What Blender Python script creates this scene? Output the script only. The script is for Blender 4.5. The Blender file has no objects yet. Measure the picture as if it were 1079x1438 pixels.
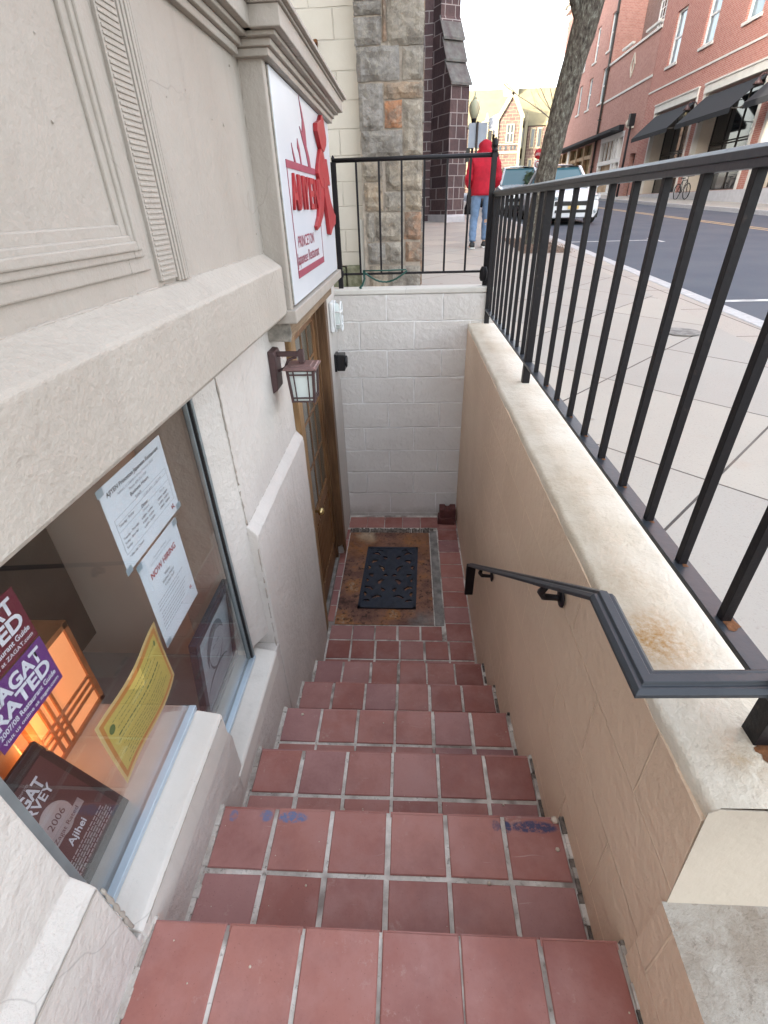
import bpy, bmesh, math, random
from mathutils import Vector, Matrix
random.seed(7)
R = math.radians
SC = bpy.context.scene
COL = SC.collection

# ------------------------------------------------------------------ camera
cam = bpy.data.cameras.new('camera'); camo = bpy.data.objects.new('camera', cam); COL.objects.link(camo)
camo.matrix_world = Matrix(((0.99870884, -0.00259919, 0.05073351, 0.0),
                            (0.04424062, 0.53535737, -0.84346622, 0.0),
                            (-0.02496823, 0.84462165, 0.53478113, 0.72),
                            (0, 0, 0, 1)))
cam.sensor_fit = 'HORIZONTAL'; cam.sensor_width = 36.0; cam.lens = 36.0 * 677.06 / 1079.0
cam.clip_start = 0.02; cam.clip_end = 1500
SC.camera = camo

# ------------------------------------------------------------------ world, sun, exposure
SUN_EL, SUN_AZ = 14.0, 232.0          # azimuth clockwise from +Y: low sun behind the camera, to the left
w = bpy.data.worlds.new('World'); SC.world = w; w.use_nodes = True
nt = w.node_tree; bg = nt.nodes['Background']
sky = nt.nodes.new('ShaderNodeTexSky'); sky.sky_type = 'NISHITA'; sky.sun_disc = False
sky.sun_elevation = R(SUN_EL); sky.sun_rotation = R(SUN_AZ); sky.air_density = 1.0; sky.dust_density = 2.5; sky.ozone_density = 1.0
hs = nt.nodes.new('ShaderNodeHueSaturation'); hs.inputs['Saturation'].default_value = 0.36
nt.links.new(sky.outputs[0], hs.inputs['Color']); nt.links.new(hs.outputs[0], bg.inputs['Color'])
bg.inputs['Strength'].default_value = 0.15
sl = bpy.data.lights.new('sun', 'SUN'); sl.energy = 2.0; sl.angle = R(0.6); sl.color = (1.0, 0.9, 0.74)
so = bpy.data.objects.new('sun', sl); COL.objects.link(so)
sd = Vector((math.sin(R(SUN_AZ)) * math.cos(R(SUN_EL)), math.cos(R(SUN_AZ)) * math.cos(R(SUN_EL)), math.sin(R(SUN_EL))))
so.rotation_euler = sd.to_track_quat('Z', 'Y').to_euler(); so.location = sd * 60
SC.view_settings.view_transform = 'Standard'; SC.view_settings.look = 'None'; SC.view_settings.gamma = 1.0
SC.view_settings.use_curve_mapping = False
SC.view_settings.exposure = 3.2

# ------------------------------------------------------------------ materials
def srgb(r, g, b):
    f = lambda c: (c / 255 / 12.92) if c / 255 <= 0.04045 else ((c / 255 + 0.055) / 1.055) ** 2.4
    return (f(r), f(g), f(b))

class NT:
    def __init__(s, name, rough=0.7, metal=0.0, spec=0.4):
        s.m = bpy.data.materials.new(name); s.m.use_nodes = True
        s.t = s.m.node_tree; s.b = s.t.nodes['Principled BSDF']
        s.b.inputs['Roughness'].default_value = rough; s.b.inputs['Metallic'].default_value = metal
        s.b.inputs['Specular IOR Level'].default_value = spec
        s._c = None
    def n(s, typ, **kw):
        n = s.t.nodes.new(typ)
        for k, v in kw.items(): setattr(n, k, v)
        return n
    def l(s, a, b): s.t.links.new(a, b)
    def pos(s, world=False):
        if world: return s.n('ShaderNodeNewGeometry').outputs['Position']
        if s._c is None: s._c = s.n('ShaderNodeTexCoord').outputs['Object']
        return s._c
    def noise(s, scale, detail=4, rough=0.55, vec=None, world=False):
        n = s.n('ShaderNodeTexNoise'); n.inputs['Scale'].default_value = scale; n.inputs['Detail'].default_value = detail
        n.inputs['Roughness'].default_value = rough; s.l(vec if vec else s.pos(world), n.inputs['Vector']); return n.outputs['Fac']
    def ramp(s, fac, stops):
        r = s.n('ShaderNodeValToRGB'); e = r.color_ramp.elements
        while len(e) < len(stops): e.new(0.5)
        for i, (p, c) in enumerate(stops):
            e[i].position = p; e[i].color = (*c, 1) if not isinstance(c, (int, float)) else (c, c, c, 1)
        s.l(fac, r.inputs[0]); return r.outputs[0]
    def mix(s, fac, a, b, mode='MIX'):
        m = s.n('ShaderNodeMix', data_type='RGBA', blend_type=mode)
        for sock, v in ((m.inputs[0], fac), (m.inputs[6], a), (m.inputs[7], b)):
            if isinstance(v, (int, float)): sock.default_value = v
            elif isinstance(v, tuple): sock.default_value = (*v, 1)
            else: s.l(v, sock)
        return m.outputs[2]
    def math(s, op, a, b=None, c=None):
        m = s.n('ShaderNodeMath', operation=op)
        for i, v in enumerate((a, b, c)):
            if v is None: continue
            if isinstance(v, (int, float)): m.inputs[i].default_value = v
            else: s.l(v, m.inputs[i])
        return m.outputs[0]
    def color(s, c):
        if isinstance(c, tuple): s.b.inputs['Base Color'].default_value = (*c, 1)
        else: s.l(c, s.b.inputs['Base Color'])
    def rough(s, c): s.l(c, s.b.inputs['Roughness'])
    def bump(s, h, dist=0.003, strength=1.0, prev=None):
        b = s.n('ShaderNodeBump'); b.inputs['Distance'].default_value = dist; b.inputs['Strength'].default_value = strength
        s.l(h, b.inputs['Height'])
        if prev: s.l(prev, b.inputs['Normal'])
        s.l(b.outputs[0], s.b.inputs['Normal']); return b.outputs[0]
    def wall_uv(s, direction=None):
        """(distance along the wall, height, 0) picked from the surface normal, or along a fixed direction"""
        p = s.n('ShaderNodeNewGeometry'); sp = s.n('ShaderNodeSeparateXYZ'); s.l(p.outputs['Position'], sp.inputs[0])
        cb = s.n('ShaderNodeCombineXYZ')
        if direction:
            u = s.math('ADD', s.math('MULTIPLY', sp.outputs[0], direction[0]), s.math('MULTIPLY', sp.outputs[1], direction[1]))
        else:
            sn = s.n('ShaderNodeSeparateXYZ'); s.l(p.outputs['True Normal'], sn.inputs[0])
            k = s.math('GREATER_THAN', s.math('ABSOLUTE', sn.outputs[0]), 0.6)
            u = s.math('ADD', s.math('MULTIPLY', sp.outputs[1], k), s.math('MULTIPLY', sp.outputs[0], s.math('SUBTRACT', 1.0, k)))
        s.l(u, cb.inputs[0]); s.l(sp.outputs[2], cb.inputs[1]); return cb.outputs[0]
    def brick(s, vec, w, h, mortar, c1, c2, cm, offset=0.5, bias=0.0, smooth=0.1):
        b = s.n('ShaderNodeTexBrick'); b.offset = offset; b.inputs['Scale'].default_value = 1
        b.inputs['Brick Width'].default_value = w; b.inputs['Row Height'].default_value = h
        b.inputs['Mortar Size'].default_value = mortar; b.inputs['Bias'].default_value = bias
        b.inputs['Mortar Smooth'].default_value = smooth
        for k, c in (('Color1', c1), ('Color2', c2), ('Mortar', cm)): b.inputs[k].default_value = (*c, 1)
        s.l(vec, b.inputs['Vector']); return b
    def warp(s, vec, scale, amt):
        n = s.n('ShaderNodeTexNoise'); n.inputs['Scale'].default_value = scale; n.inputs['Detail'].default_value = 3; s.l(s.pos(True), n.inputs['Vector'])
        sub = s.n('ShaderNodeVectorMath', operation='SUBTRACT'); s.l(n.outputs['Color'], sub.inputs[0]); sub.inputs[1].default_value = (.5, .5, .5)
        sc = s.n('ShaderNodeVectorMath', operation='SCALE'); s.l(sub.outputs[0], sc.inputs[0]); sc.inputs['Scale'].default_value = amt
        ad = s.n('ShaderNodeVectorMath', operation='ADD'); s.l(vec, ad.inputs[0]); s.l(sc.outputs[0], ad.inputs[1]); return ad.outputs[0]

M = {}
def simple(name, col, rough=0.6, metal=0.0, var=0.0, scale=20, bump=0.0, bscale=120, spec=0.4, col2=None):
    s = NT(name, rough, metal, spec)
    if var or col2:
        c2 = col2 or tuple(max(0, c * (1 - var)) for c in col)
        s.color(s.mix(s.ramp(s.noise(scale), [(.35, 0.0), (.68, 1.0)]), col, c2))
    else: s.color(col)
    if bump: s.bump(s.noise(bscale, 3), bump)
    M[name] = s.m; return s

def stucco(name, base, dirt, gritty=0.0035, gscale=55, sx=1.0):
    s = NT(name, 0.62, 0, 0.35); p = s.pos(True)
    c = s.mix(s.ramp(s.noise(2.2, 5, world=True), [(.38, 0.0), (.7, 1.0)]), base, dirt)
    mp = s.n('ShaderNodeMapping'); mp.inputs['Scale'].default_value = (9, 9, .7); s.l(p, mp.inputs[0])
    c = s.mix(s.ramp(s.noise(1.5, 5, .6, vec=mp.outputs[0]), [(.55, 0.0), (.78, .35)]), c, tuple(x * .72 for x in dirt))
    c = s.mix(s.ramp(s.noise(38, 5, .7, world=True), [(.66, 0.0), (.78, 0.5)]), c, tuple(x * .5 for x in base))
    cr = s.n('ShaderNodeTexVoronoi', feature='DISTANCE_TO_EDGE'); cr.inputs['Scale'].default_value = 1.7; s.l(s.warp(p, 3, .35), cr.inputs['Vector'])
    k = s.math('MULTIPLY', s.ramp(cr.outputs['Distance'], [(0.0, .4), (.004, 0.0)]), s.ramp(s.noise(1.3, 2, world=True), [(.52, 0.0), (.6, 1.0)]))
    c = s.mix(k, c, tuple(x * .35 for x in base))
    s.color(c)
    b1 = s.bump(s.noise(gscale, 5, .62, world=True), gritty)
    s.bump(s.noise(7, 2, world=True), 0.008, .6, b1)
    M[name] = s.m; return s
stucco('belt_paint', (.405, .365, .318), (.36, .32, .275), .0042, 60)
stucco('wall_paint', (.50, .45, .40), (.45, .40, .35), .005, 45)
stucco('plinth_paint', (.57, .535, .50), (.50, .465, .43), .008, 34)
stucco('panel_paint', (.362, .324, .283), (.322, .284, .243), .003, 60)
stucco('sill_paint', (.62, .595, .55), (.54, .51, .465), .0012, 60)

def block_paint(name, base, dirt, bw, bh, off=(0, 0, 0), jsize=.006, jdist=.006, joint_light=None, grit=.003, scale=30):
    s = NT(name, .6, 0, .35)
    uv = s.wall_uv(); ad = s.n('ShaderNodeVectorMath', operation='ADD'); s.l(uv, ad.inputs[0]); ad.inputs[1].default_value = (off[0], off[1], 0)
    uv = s.warp(ad.outputs[0], 5, .012)
    b = s.brick(uv, bw, bh, jsize, (1, 1, 1), (.86, .86, .86), (0, 0, 0), smooth=.8)
    c = s.mix(s.ramp(s.noise(1.8, 5, world=True), [(.35, 0.0), (.72, 1.0)]), base, dirt)
    c = s.mix(s.ramp(s.noise(60, 4, .7, world=True), [(.66, 0.0), (.8, .4)]), c, tuple(x * .6 for x in base))
    if joint_light:
        k = s.math('MULTIPLY', b.outputs['Fac'], s.ramp(s.noise(6, 3, world=True), [(.3, 0.25), (.6, 0.9)]))
        c = s.mix(k, c, joint_light)
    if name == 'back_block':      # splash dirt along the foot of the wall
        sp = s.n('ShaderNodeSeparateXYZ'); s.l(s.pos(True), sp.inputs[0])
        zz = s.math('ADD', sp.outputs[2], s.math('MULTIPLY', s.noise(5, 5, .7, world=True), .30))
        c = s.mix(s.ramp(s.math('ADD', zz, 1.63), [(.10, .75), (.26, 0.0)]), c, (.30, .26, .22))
    s.color(c)
    g = s.bump(s.noise(scale, 5, .6, world=True), grit)
    k2 = s.math('MULTIPLY', b.outputs['Fac'], s.ramp(s.noise(4, 2, world=True), [(.3, .2), (.6, 1.0)]))
    s.bump(k2, jdist, 1.0, g)
    M[name] = s.m; return s
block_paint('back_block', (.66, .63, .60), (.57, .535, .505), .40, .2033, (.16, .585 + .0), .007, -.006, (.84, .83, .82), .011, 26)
block_paint('tan_block', (.80, .625, .48), (.70, .53, .39), .40, .2033, (.1, .62), .0035, .0035, (.92, .74, .56), .006, 34)
block_paint('cream_block', (.62, .57, .49), (.54, .49, .41), .405, .2033, (.05, .08), .007, -.006, (.50, .45, .38), .002, 30)

def coping():
    s = NT('coping_paint', .6, 0, .35)
    c = s.mix(s.ramp(s.noise(3, 6, .65, world=True), [(.40, 0.0), (.60, 1.0)]), (.74, .675, .575), (.63, .55, .44))
    c = s.mix(s.ramp(s.noise(50, 5, .7, world=True), [(.62, 0.0), (.76, .4)]), c, (.30, .25, .19))
    # grime band along the run of the cap, and two rust stains near its end
    p = s.pos(True); sp = s.n('ShaderNodeSeparateXYZ'); s.l(p, sp.inputs[0])
    d = s.math('ABSOLUTE', s.math('SUBTRACT', sp.outputs[0], .475))
    k = s.math('MULTIPLY', s.ramp(d, [(.0, .45), (.05, 0.0)]), s.ramp(s.noise(9, 5, .7, world=True), [(.42, 0.0), (.62, .8)]))
    c = s.mix(k, c, (.42, .33, .23))
    for (x, y, r, a, col) in ((.475, .68, .10, 1.0, (.42, .21, .045)), (.51, .435, .06, .6, (.40, .24, .10)), (.48, .86, .12, .35, (.42, .27, .13)), (.46, 1.3, .10, .35, (.42, .29, .16))):
        v = s.n('ShaderNodeVectorMath', operation='DISTANCE'); s.l(s.warp(p, 14, .05), v.inputs[0]); v.inputs[1].default_value = (x, y, 0)
        k = s.math('MULTIPLY', s.ramp(s.math('DIVIDE', v.outputs['Value'], r), [(.15, a), (1.0, 0.0)]), s.ramp(s.noise(70, 5, .7, world=True), [(.36, .25), (.62, 1.0)]))
        c = s.mix(k, c, col)
    s.color(c); g = s.bump(s.noise(46, 6, .66, world=True), .005); s.bump(s.noise(8, 2, world=True), .006, .5, g)
    M['coping_paint'] = s.m
coping()

noseZ1 = -.688
def tile():
    s = NT('quarry_tile', .42, 0, .45)
    a = s.n('ShaderNodeAttribute', attribute_name='tint')
    c = s.ramp(a.outputs['Fac'], [(0.0, (.235, .080, .064)), (.3, (.31, .115, .092)), (.7, (.37, .158, .128)), (.85, (.34, .165, .15)), (1.0, (.26, .125, .125))])
    c = s.mix(s.ramp(s.noise(9, 5, .6, world=True), [(.4, 0.0), (.72, .6)]), c, (.40, .21, .19))
    c = s.mix(s.ramp(s.noise(140, 4, .7, world=True), [(.70, 0.0), (.80, .6)]), c, (.42, .33, .30))
    c = s.mix(s.ramp(s.noise(230, 3, .7, world=True), [(.28, .5), (.36, 0.0)]), c, (.06, .02, .018))
    c = s.mix(s.ramp(s.noise(3.2, 6, .75, world=True), [(.48, 0.0), (.68, .5)]), c, (.20, .07, .06))
    c = s.mix(s.ramp(s.noise(17, 6, .8, world=True), [(.60, 0.0), (.72, .6)]), c, (.44, .30, .26))
    pp = s.pos(True)
    mp = s.n('ShaderNodeMapping'); mp.inputs['Rotation'].default_value = (0, 0, .5); mp.inputs['Scale'].default_value = (3, 60, 3); s.l(s.warp(pp, 2, .3), mp.inputs[0])
    c = s.mix(s.ramp(s.noise(1.6, 3, .6, vec=mp.outputs[0]), [(.70, 0.0), (.76, .45)]), c, (.50, .36, .32))
    for (x, y, sx_, a) in ((-.315, .655, .045, .85), (-.388, .657, .020, .7), (-.478, .655, .014, .6), (.335, .652, .070, .9), (.262, .651, .018, .95), (.236, .652, .012, .6)):
        v = s.n('ShaderNodeVectorMath', operation='SUBTRACT'); s.l(s.warp(pp, 30, .007), v.inputs[0]); v.inputs[1].default_value = (x, y, noseZ1)
        v2 = s.n('ShaderNodeVectorMath', operation='MULTIPLY'); s.l(v.outputs[0], v2.inputs[0]); v2.inputs[1].default_value = (1 / sx_, 1 / .017, 8)
        ln = s.n('ShaderNodeVectorMath', operation='LENGTH'); s.l(v2.outputs[0], ln.inputs[0])
        k = s.math('MULTIPLY', s.ramp(ln.outputs['Value'], [(.75, a), (1.15, 0.0)]), s.ramp(s.noise(75, 5, .75, world=True), [(.40, .05), (.53, 1.0)]))
        c = s.mix(k, c, (.020, .035, .10) if x > 0 else (.075, .15, .30))
    s.color(c); s.rough(s.ramp(s.noise(12, 4, world=True), [(.3, .30), (.7, .62)]))
    s.bump(s.noise(90, 4, world=True), .0006)
    M['quarry_tile'] = s.m
tile()
def grout():
    s = NT('grout', .85, 0, .2)
    c = s.mix(s.ramp(s.noise(7, 5, .7, world=True), [(.40, 0.0), (.62, 1.0)]), (.66, .62, .57), (.38, .34, .30))
    c = s.mix(s.ramp(s.noise(5, 3, .7, world=True), [(.52, 0.0), (.62, .8)]), c, (.20, .16, .14)); c = s.mix(s.ramp(s.noise(60, 4, .7, world=True), [(.58, 0.0), (.7, .7)]), c, (.12, .10, .08))
    s.color(c); s.bump(s.noise(110, 4, world=True), .002); M['grout'] = s.m
grout()
def rusty():
    s = NT('rusted_plate', .7, .1, .3)
    c = s.ramp(s.noise(5, 7, .68, world=True), [(.32, (.07, .035, .03)), (.43, (.17, .085, .065)), (.52, (.26, .13, .085)), (.60, (.34, .15, .055)), (.70, (.42, .33, .25))])
    c = s.mix(s.ramp(s.noise(30, 6, .7, world=True), [(.53, 0.0), (.62, .85)]), c, (.05, .03, .025))
    p = s.pos(True)
    for (x, y, r, a, col) in ((-.34, 3.31, .11, 1.0, (.66, .56, .40)), (-.38, 3.20, .22, .7, (.30, .12, .04)), (.10, 3.22, .26, .6, (.27, .12, .05)), (.12, 2.35, .14, .6, (.33, .30, .28))):
        v = s.n('ShaderNodeVectorMath', operation='DISTANCE'); s.l(s.warp(p, 9, .13), v.inputs[0]); v.inputs[1].default_value = (x, y, -1.63)
        c = s.mix(s.math('MULTIPLY', s.ramp(s.math('DIVIDE', v.outputs['Value'], r), [(.35, a), (1.0, 0.0)]), s.ramp(s.noise(25, 4, world=True), [(.35, .4), (.6, 1.0)])), c, col)
    s.color(c); s.bump(s.noise(35, 6, .7, world=True), .006); M['rusted_plate'] = s.m
rusty()
simple('old_mortar', (.30, .28, .26), .9, var=.5, scale=18, bump=.006, bscale=60)
simple('dark_rubble', (.05, .04, .035), .9, col2=(.24, .2, .17), scale=45, bump=.012, bscale=50)
simple('mat_rubber', (.012, .020, .040), .42, var=.3, scale=30, bump=.0015, bscale=160, spec=.5)
s = simple('black_iron', (.010, .009, .011), .5, .0, spec=.28)
s.color(s.mix(s.ramp(s.noise(40, 5, .7, world=True), [(.62, 0.0), (.74, .7)]), (.0085, .007, .009), (.045, .032, .026))); s.bump(s.noise(60, 4, world=True), .0012)
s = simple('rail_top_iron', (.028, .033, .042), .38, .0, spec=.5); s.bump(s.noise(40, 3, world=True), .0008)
simple('rust_spot', (.22, .085, .03), .85, var=.5, scale=70, bump=.002)
simple('bronze_paint', (.085, .05, .05), .4, .2, var=.2, scale=40)
simple('bronze_lid', (.26, .16, .15), .35, .3, var=.2, scale=40)
simple('frosted_glass', (.62, .68, .66), .35, var=.06, scale=20, spec=.5)
simple('white_plastic', (.75, .76, .76), .35, var=.06, scale=12)
simple('black_plastic', (.012, .012, .014), .3)
simple('sign_white', (.56, .58, .615), .3, var=.04, scale=5)
simple('sign_red', (.36, .025, .03), .4, var=.2, scale=14)
simple('sign_plum', (.30, .05, .085), .45, var=.15, scale=14)
simple('edge_wood', (.26, .24, .2), .8, var=.5, scale=40, bump=.003)
def wood(name, c1, c2, c3, axis=(30, 30, 2.2), rough=.45):
    s = NT(name, rough, 0, .4); mp = s.n('ShaderNodeMapping'); mp.inputs['Scale'].default_value = axis; s.l(s.pos(True), mp.inputs[0])
    n = s.noise(1.6, 7, .65, vec=mp.outputs[0])
    c = s.ramp(n, [(.28, c1), (.5, c2), (.72, c3)])
    c = s.mix(s.ramp(s.noise(2.2, 4, world=True), [(.45, 0.0), (.75, .55)]), c, c1); s.color(c); s.bump(n, .003); M[name] = s.m
wood('door_wood', (.08, .036, .016), (.18, .088, .036), (.28, .155, .07))
wood('jamb_wood', (.11, .06, .028), (.25, .145, .062), (.34, .23, .12))
wood('post_wood', (.055, .028, .014), (.12, .062, .03), (.21, .12, .06))
wood('header_wood', (.10, .07, .045), (.22, .15, .09), (.33, .25, .17), (4, 2.0, 30), .7)
simple('grey_log_end', (.16, .15, .13), .9, col2=(.34, .31, .27), scale=25, bump=.004)
simple('brass', (.55, .42, .2), .25, .9)

def glass(name, tint=(.95, .97, .97), refl=1.0):
    m = bpy.data.materials.new(name); m.use_nodes = True; t = m.node_tree; t.nodes.clear()
    o = t.nodes.new('ShaderNodeOutputMaterial'); mx = t.nodes.new('ShaderNodeMixShader'); tr = t.nodes.new('ShaderNodeBsdfTransparent')
    gl = t.nodes.new('ShaderNodeBsdfGlossy'); fr = t.nodes.new('ShaderNodeLayerWeight'); fr.inputs[0].default_value = .5; pw = t.nodes.new('ShaderNodeMath'); pw.operation = 'POWER'; pw.inputs[1].default_value = 4.0; t.links.new(fr.outputs['Facing'], pw.inputs[0]); md = t.nodes.new('ShaderNodeMath'); md.operation = 'MULTIPLY_ADD'; md.inputs[1].default_value = .9; md.inputs[2].default_value = .075; t.links.new(pw.outputs[0], md.inputs[0])
    tr.inputs[0].default_value = (*tint, 1); gl.inputs['Roughness'].default_value = .02
    k = t.nodes.new('ShaderNodeMath'); k.operation = 'MULTIPLY'; k.inputs[1].default_value = refl
    t.links.new(md.outputs[0], k.inputs[0]); t.links.new(k.outputs[0], mx.inputs[0]); t.links.new(tr.outputs[0], mx.inputs[1]); t.links.new(gl.outputs[0], mx.inputs[2]); t.links.new(mx.outputs[0], o.inputs[0])
    M[name] = m
glass('window_glass')
s = NT('dark_glass', .06, 0, .8); s.color((.02, .024, .028)); M['dark_glass'] = s.m
s = NT('sky_glass', .08, 0, .9); s.color((.16, .24, .27)); M['sky_glass'] = s.m
def emis(name, col, st):
    s = NT(name, .5); s.color(col); s.b.inputs['Emission Color'].default_value = (*col, 1); s.b.inputs['Emission Strength'].default_value = st; M[name] = s.m
emis('lantern_paper', (1.0, .42, .18), .065)
emis('lit_bulb', (1.0, .55, .3), .9)
simple('lantern_wood', (.42, .19, .08), .5, var=.2, scale=30)
simple('aluminium', (.50, .60, .68), .35, .5, var=.1, scale=10)
simple('grey_frame', (.24, .27, .28), .45, .3, var=.2, scale=20)
simple('gasket', (.008, .008, .009), .5)
simple('taupe', (.86, .72, .62), .8, var=.08, scale=3)
simple('display_floor', (.55, .52, .50), .5, var=.12, scale=9)
simple('dark_board', (.018, .014, .014), .45, col2=(.06, .045, .04), scale=6, bump=.001)
simple('paper', (.70, .72, .78), .7, var=.03, scale=8)
simple('ink', (.09, .08, .09), .8)
simple('ink_red', (.35, .03, .04), .8)
simple('ink_grey', (.32, .32, .36), .8)
simple('cert_cream', (.66, .48, .22), .7)
simple('cert_yellow', (.60, .46, .12), .7, var=.08, scale=12)
simple('cert_orange', (.55, .23, .06), .7)
simple('cert_green', (.10, .16, .05), .7)
simple('maroon', (.13, .012, .032), .4)
simple('purple', (.13, .035, .19), .4)
simple('sticker_white', (.66, .66, .72), .5)
simple('plaque_black', (.022, .016, .018), .35)
simple('plaque_brown', (.095, .04, .042), .3)
simple('plaque_silver', (.42, .36, .37), .4, .3, var=.1, scale=40)
simple('frame_dark', (.05, .055, .08), .3, var=.2, scale=20)
simple('photo_grey', (.55, .62, .68), .35, col2=(.42, .48, .54), scale=14)
simple('photo_dark', (.13, .16, .19), .5, col2=(.2, .24, .28), scale=40)
simple('brick_block', (.11, .035, .032), .7, var=.3, scale=30, bump=.002)
simple('hose_green', (.015, .07, .055), .5)
simple('blue_paint', (.022, .05, .14), .6, col2=(.08, .03, .05), scale=90)
simple('debris', (.55, .47, .38), .8)

def pavement():
    s = NT('pavement', .85, 0, .25); p = s.pos(True)
    mp = s.n('ShaderNodeMapping'); mp.inputs['Rotation'].default_value = (0, 0, R(45)); mp.inputs['Location'].default_value = (.36, .88 - .36 + .0, 0); s.l(p, mp.inputs[0])
    pass
    b = s.brick(mp.outputs[0], .8415, .8415, .005, (.46, .415, .36), (.375, .345, .315), (.075, .065, .06), offset=0.0, smooth=.2)
    c = s.mix(s.ramp(s.noise(1.1, 5, world=True), [(.35, 0.0), (.7, .45)]), b.outputs['Color'], (.36, .31, .27))
    c = s.mix(s.ramp(s.noise(120, 4, .8, world=True), [(.56, 0.0), (.72, .45)]), c, (.16, .13, .12))
    c = s.mix(s.ramp(s.noise(2.4, 3, world=True), [(.66, 0.0), (.8, .4)]), c, (.42, .27, .19))
    vr = s.n('ShaderNodeTexVoronoi'); vr.inputs['Scale'].default_value = 2.6; s.l(s.warp(p, 6, .05), vr.inputs['Vector'])
    c = s.mix(s.ramp(vr.outputs['Distance'], [(.045, .55), (.07, 0.0)]), c, (.20, .17, .15))
    s.color(c); g = s.bump(s.noise(160, 4, world=True), .0015); s.bump(b.outputs['Fac'], -.006, 1, g); M['pavement'] = s.m
pavement()
s = NT('kerb_strip', .85, 0, .25)
mp = s.n('ShaderNodeMapping'); mp.inputs['Rotation'].default_value = (0, 0, R(-1.6)); s.l(s.pos(True), mp.inputs[0])
b = s.brick(mp.outputs[0], .46, .92, .006, (.44, .385, .335), (.39, .345, .31), (.09, .075, .07), offset=0, smooth=.2)
s.color(s.mix(s.ramp(s.noise(110, 4, .8, world=True), [(.5, 0.0), (.72, .5)]), b.outputs['Color'], (.17, .13, .12))); s.bump(s.noise(150, 4, world=True), .0015); M['kerb_strip'] = s.m
simple('kerb_granite', (.50, .49, .49), .8, var=.2, scale=25, bump=.002)
s = NT('asphalt', .85, 0, .25)
c = s.mix(s.ramp(s.noise(.9, 5, world=True), [(.35, 0.0), (.7, 1.0)]), (.075, .087, .112), (.10, .11, .13))
c = s.mix(s.ramp(s.noise(90, 4, .8, world=True), [(.5, 0.0), (.75, .5)]), c, (.15, .15, .155)); s.color(c); s.bump(s.noise(110, 3, world=True), .002); M['asphalt'] = s.m
simple('road_paint_white', (.62, .62, .60), .7, col2=(.36, .36, .36), scale=8)
simple('road_paint_yellow', (.52, .36, .16), .7, col2=(.34, .27, .18), scale=6)
simple('earth', (.13, .10, .08), .95, var=.4, scale=2)
s = NT('slab_concrete', .9, 0, .2)
c = s.mix(s.ramp(s.noise(16, 6, .7, world=True), [(.4, 0.0), (.62, 1.0)]), (.45, .41, .36), (.34, .29, .24))
c = s.mix(s.ramp(s.noise(75, 5, .75, world=True), [(.56, 0.0), (.70, .6)]), c, (.15, .115, .09)); s.color(c); g = s.bump(s.noise(70, 6, .7, world=True), .006); M['slab_concrete'] = s.m
simple('cream_end', (.54, .47, .385), .65, var=.1, scale=5, bump=.002, bscale=50)
simple('soffit_shadow', (.2, .16, .13), .8)

# stone of the near pillar: tint picks the stone colour
s = NT('pillar_stone', .85, 0, .25)
a = s.n('ShaderNodeAttribute', attribute_name='tint')
c = s.ramp(a.outputs['Fac'], [(0.0, (.27, .25, .235)), (.25, (.34, .31, .27)), (.5, (.41, .33, .24)), (.75, (.33, .20, .13)), (1.0, (.48, .22, .11))])
c = s.mix(s.ramp(s.noise(7, 6, .7, world=True), [(.36, 0.0), (.62, .8)]), c, (.13, .115, .10))
c = s.mix(s.ramp(s.noise(22, 5, .7, world=True), [(.50, 0.0), (.72, .6)]), c, (.40, .36, .29)); s.color(c)
g = s.bump(s.noise(9, 7, .62, world=True), .045); s.bump(s.noise(60, 3, world=True), .004, 1, g); M['pillar_stone'] = s.m
simple('pillar_mortar', (.40, .34, .28), .9, var=.35, scale=12, bump=.008, bscale=40)
simple('mossy_stone', (.27, .26, .18), .9, col2=(.12, .13, .07), scale=18, bump=.012, bscale=30)

def ashlar(name, w, h, c1, c2, cm, m, direction=None, off=(0, 0, 0), warp=.02, bias=0, mixc=None, freq=3):
    s = NT(name, .8, 0, .3)
    uv = s.wall_uv(direction); ad = s.n('ShaderNodeVectorMath', operation='ADD'); s.l(uv, ad.inputs[0]); ad.inputs[1].default_value = off
    b = s.brick(s.warp(ad.outputs[0], 2.5, warp), w, h, m, c1, c2, cm, bias=bias, smooth=.2)
    if 'church' in name: b.squash = .62; b.squash_frequency = 3; b.offset = .37; b.offset_frequency = 2
    c = b.outputs['Color']
    if mixc:
        c = s.mix(s.math('MULTIPLY', s.ramp(s.noise(freq, 5, .7, world=True), [(.42, 0.0), (.68, .7)]), s.math('SUBTRACT', 1.0, b.outputs['Fac'])), c, mixc)
    s.color(c); g = s.bump(s.noise(14, 5, world=True), .02); s.bump(b.outputs['Fac'], .012, 1, g); M[name] = s.m
ashlar('church_stone', .42, .235, (.075, .048, .052), (.125, .08, .078), (.30, .27, .26), .012, mixc=(.055, .036, .042), warp=.05)
ashlar('church_stone_shaded', .33, .29, (.06, .042, .046), (.10, .066, .066), (.24, .21, .21), .011, (.7071, .7071), mixc=(.05, .033, .04), warp=.02)  # darker copy of the stone: shade painted into the buttress cheeks
ashlar('church_stone_lit', .30, .29, (.085, .055, .058), (.135, .09, .086), (.34, .31, .30), .012, (.7071, .7071), off=(.08, 0, 0), mixc=(.07, .05, .055), warp=.02)  # paler copy of the stone: light painted into the buttress outer faces
simple('weathering_stone', (.10, .085, .085), .75, col2=(.17, .18, .165), scale=5, bump=.006, bscale=25)
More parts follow.
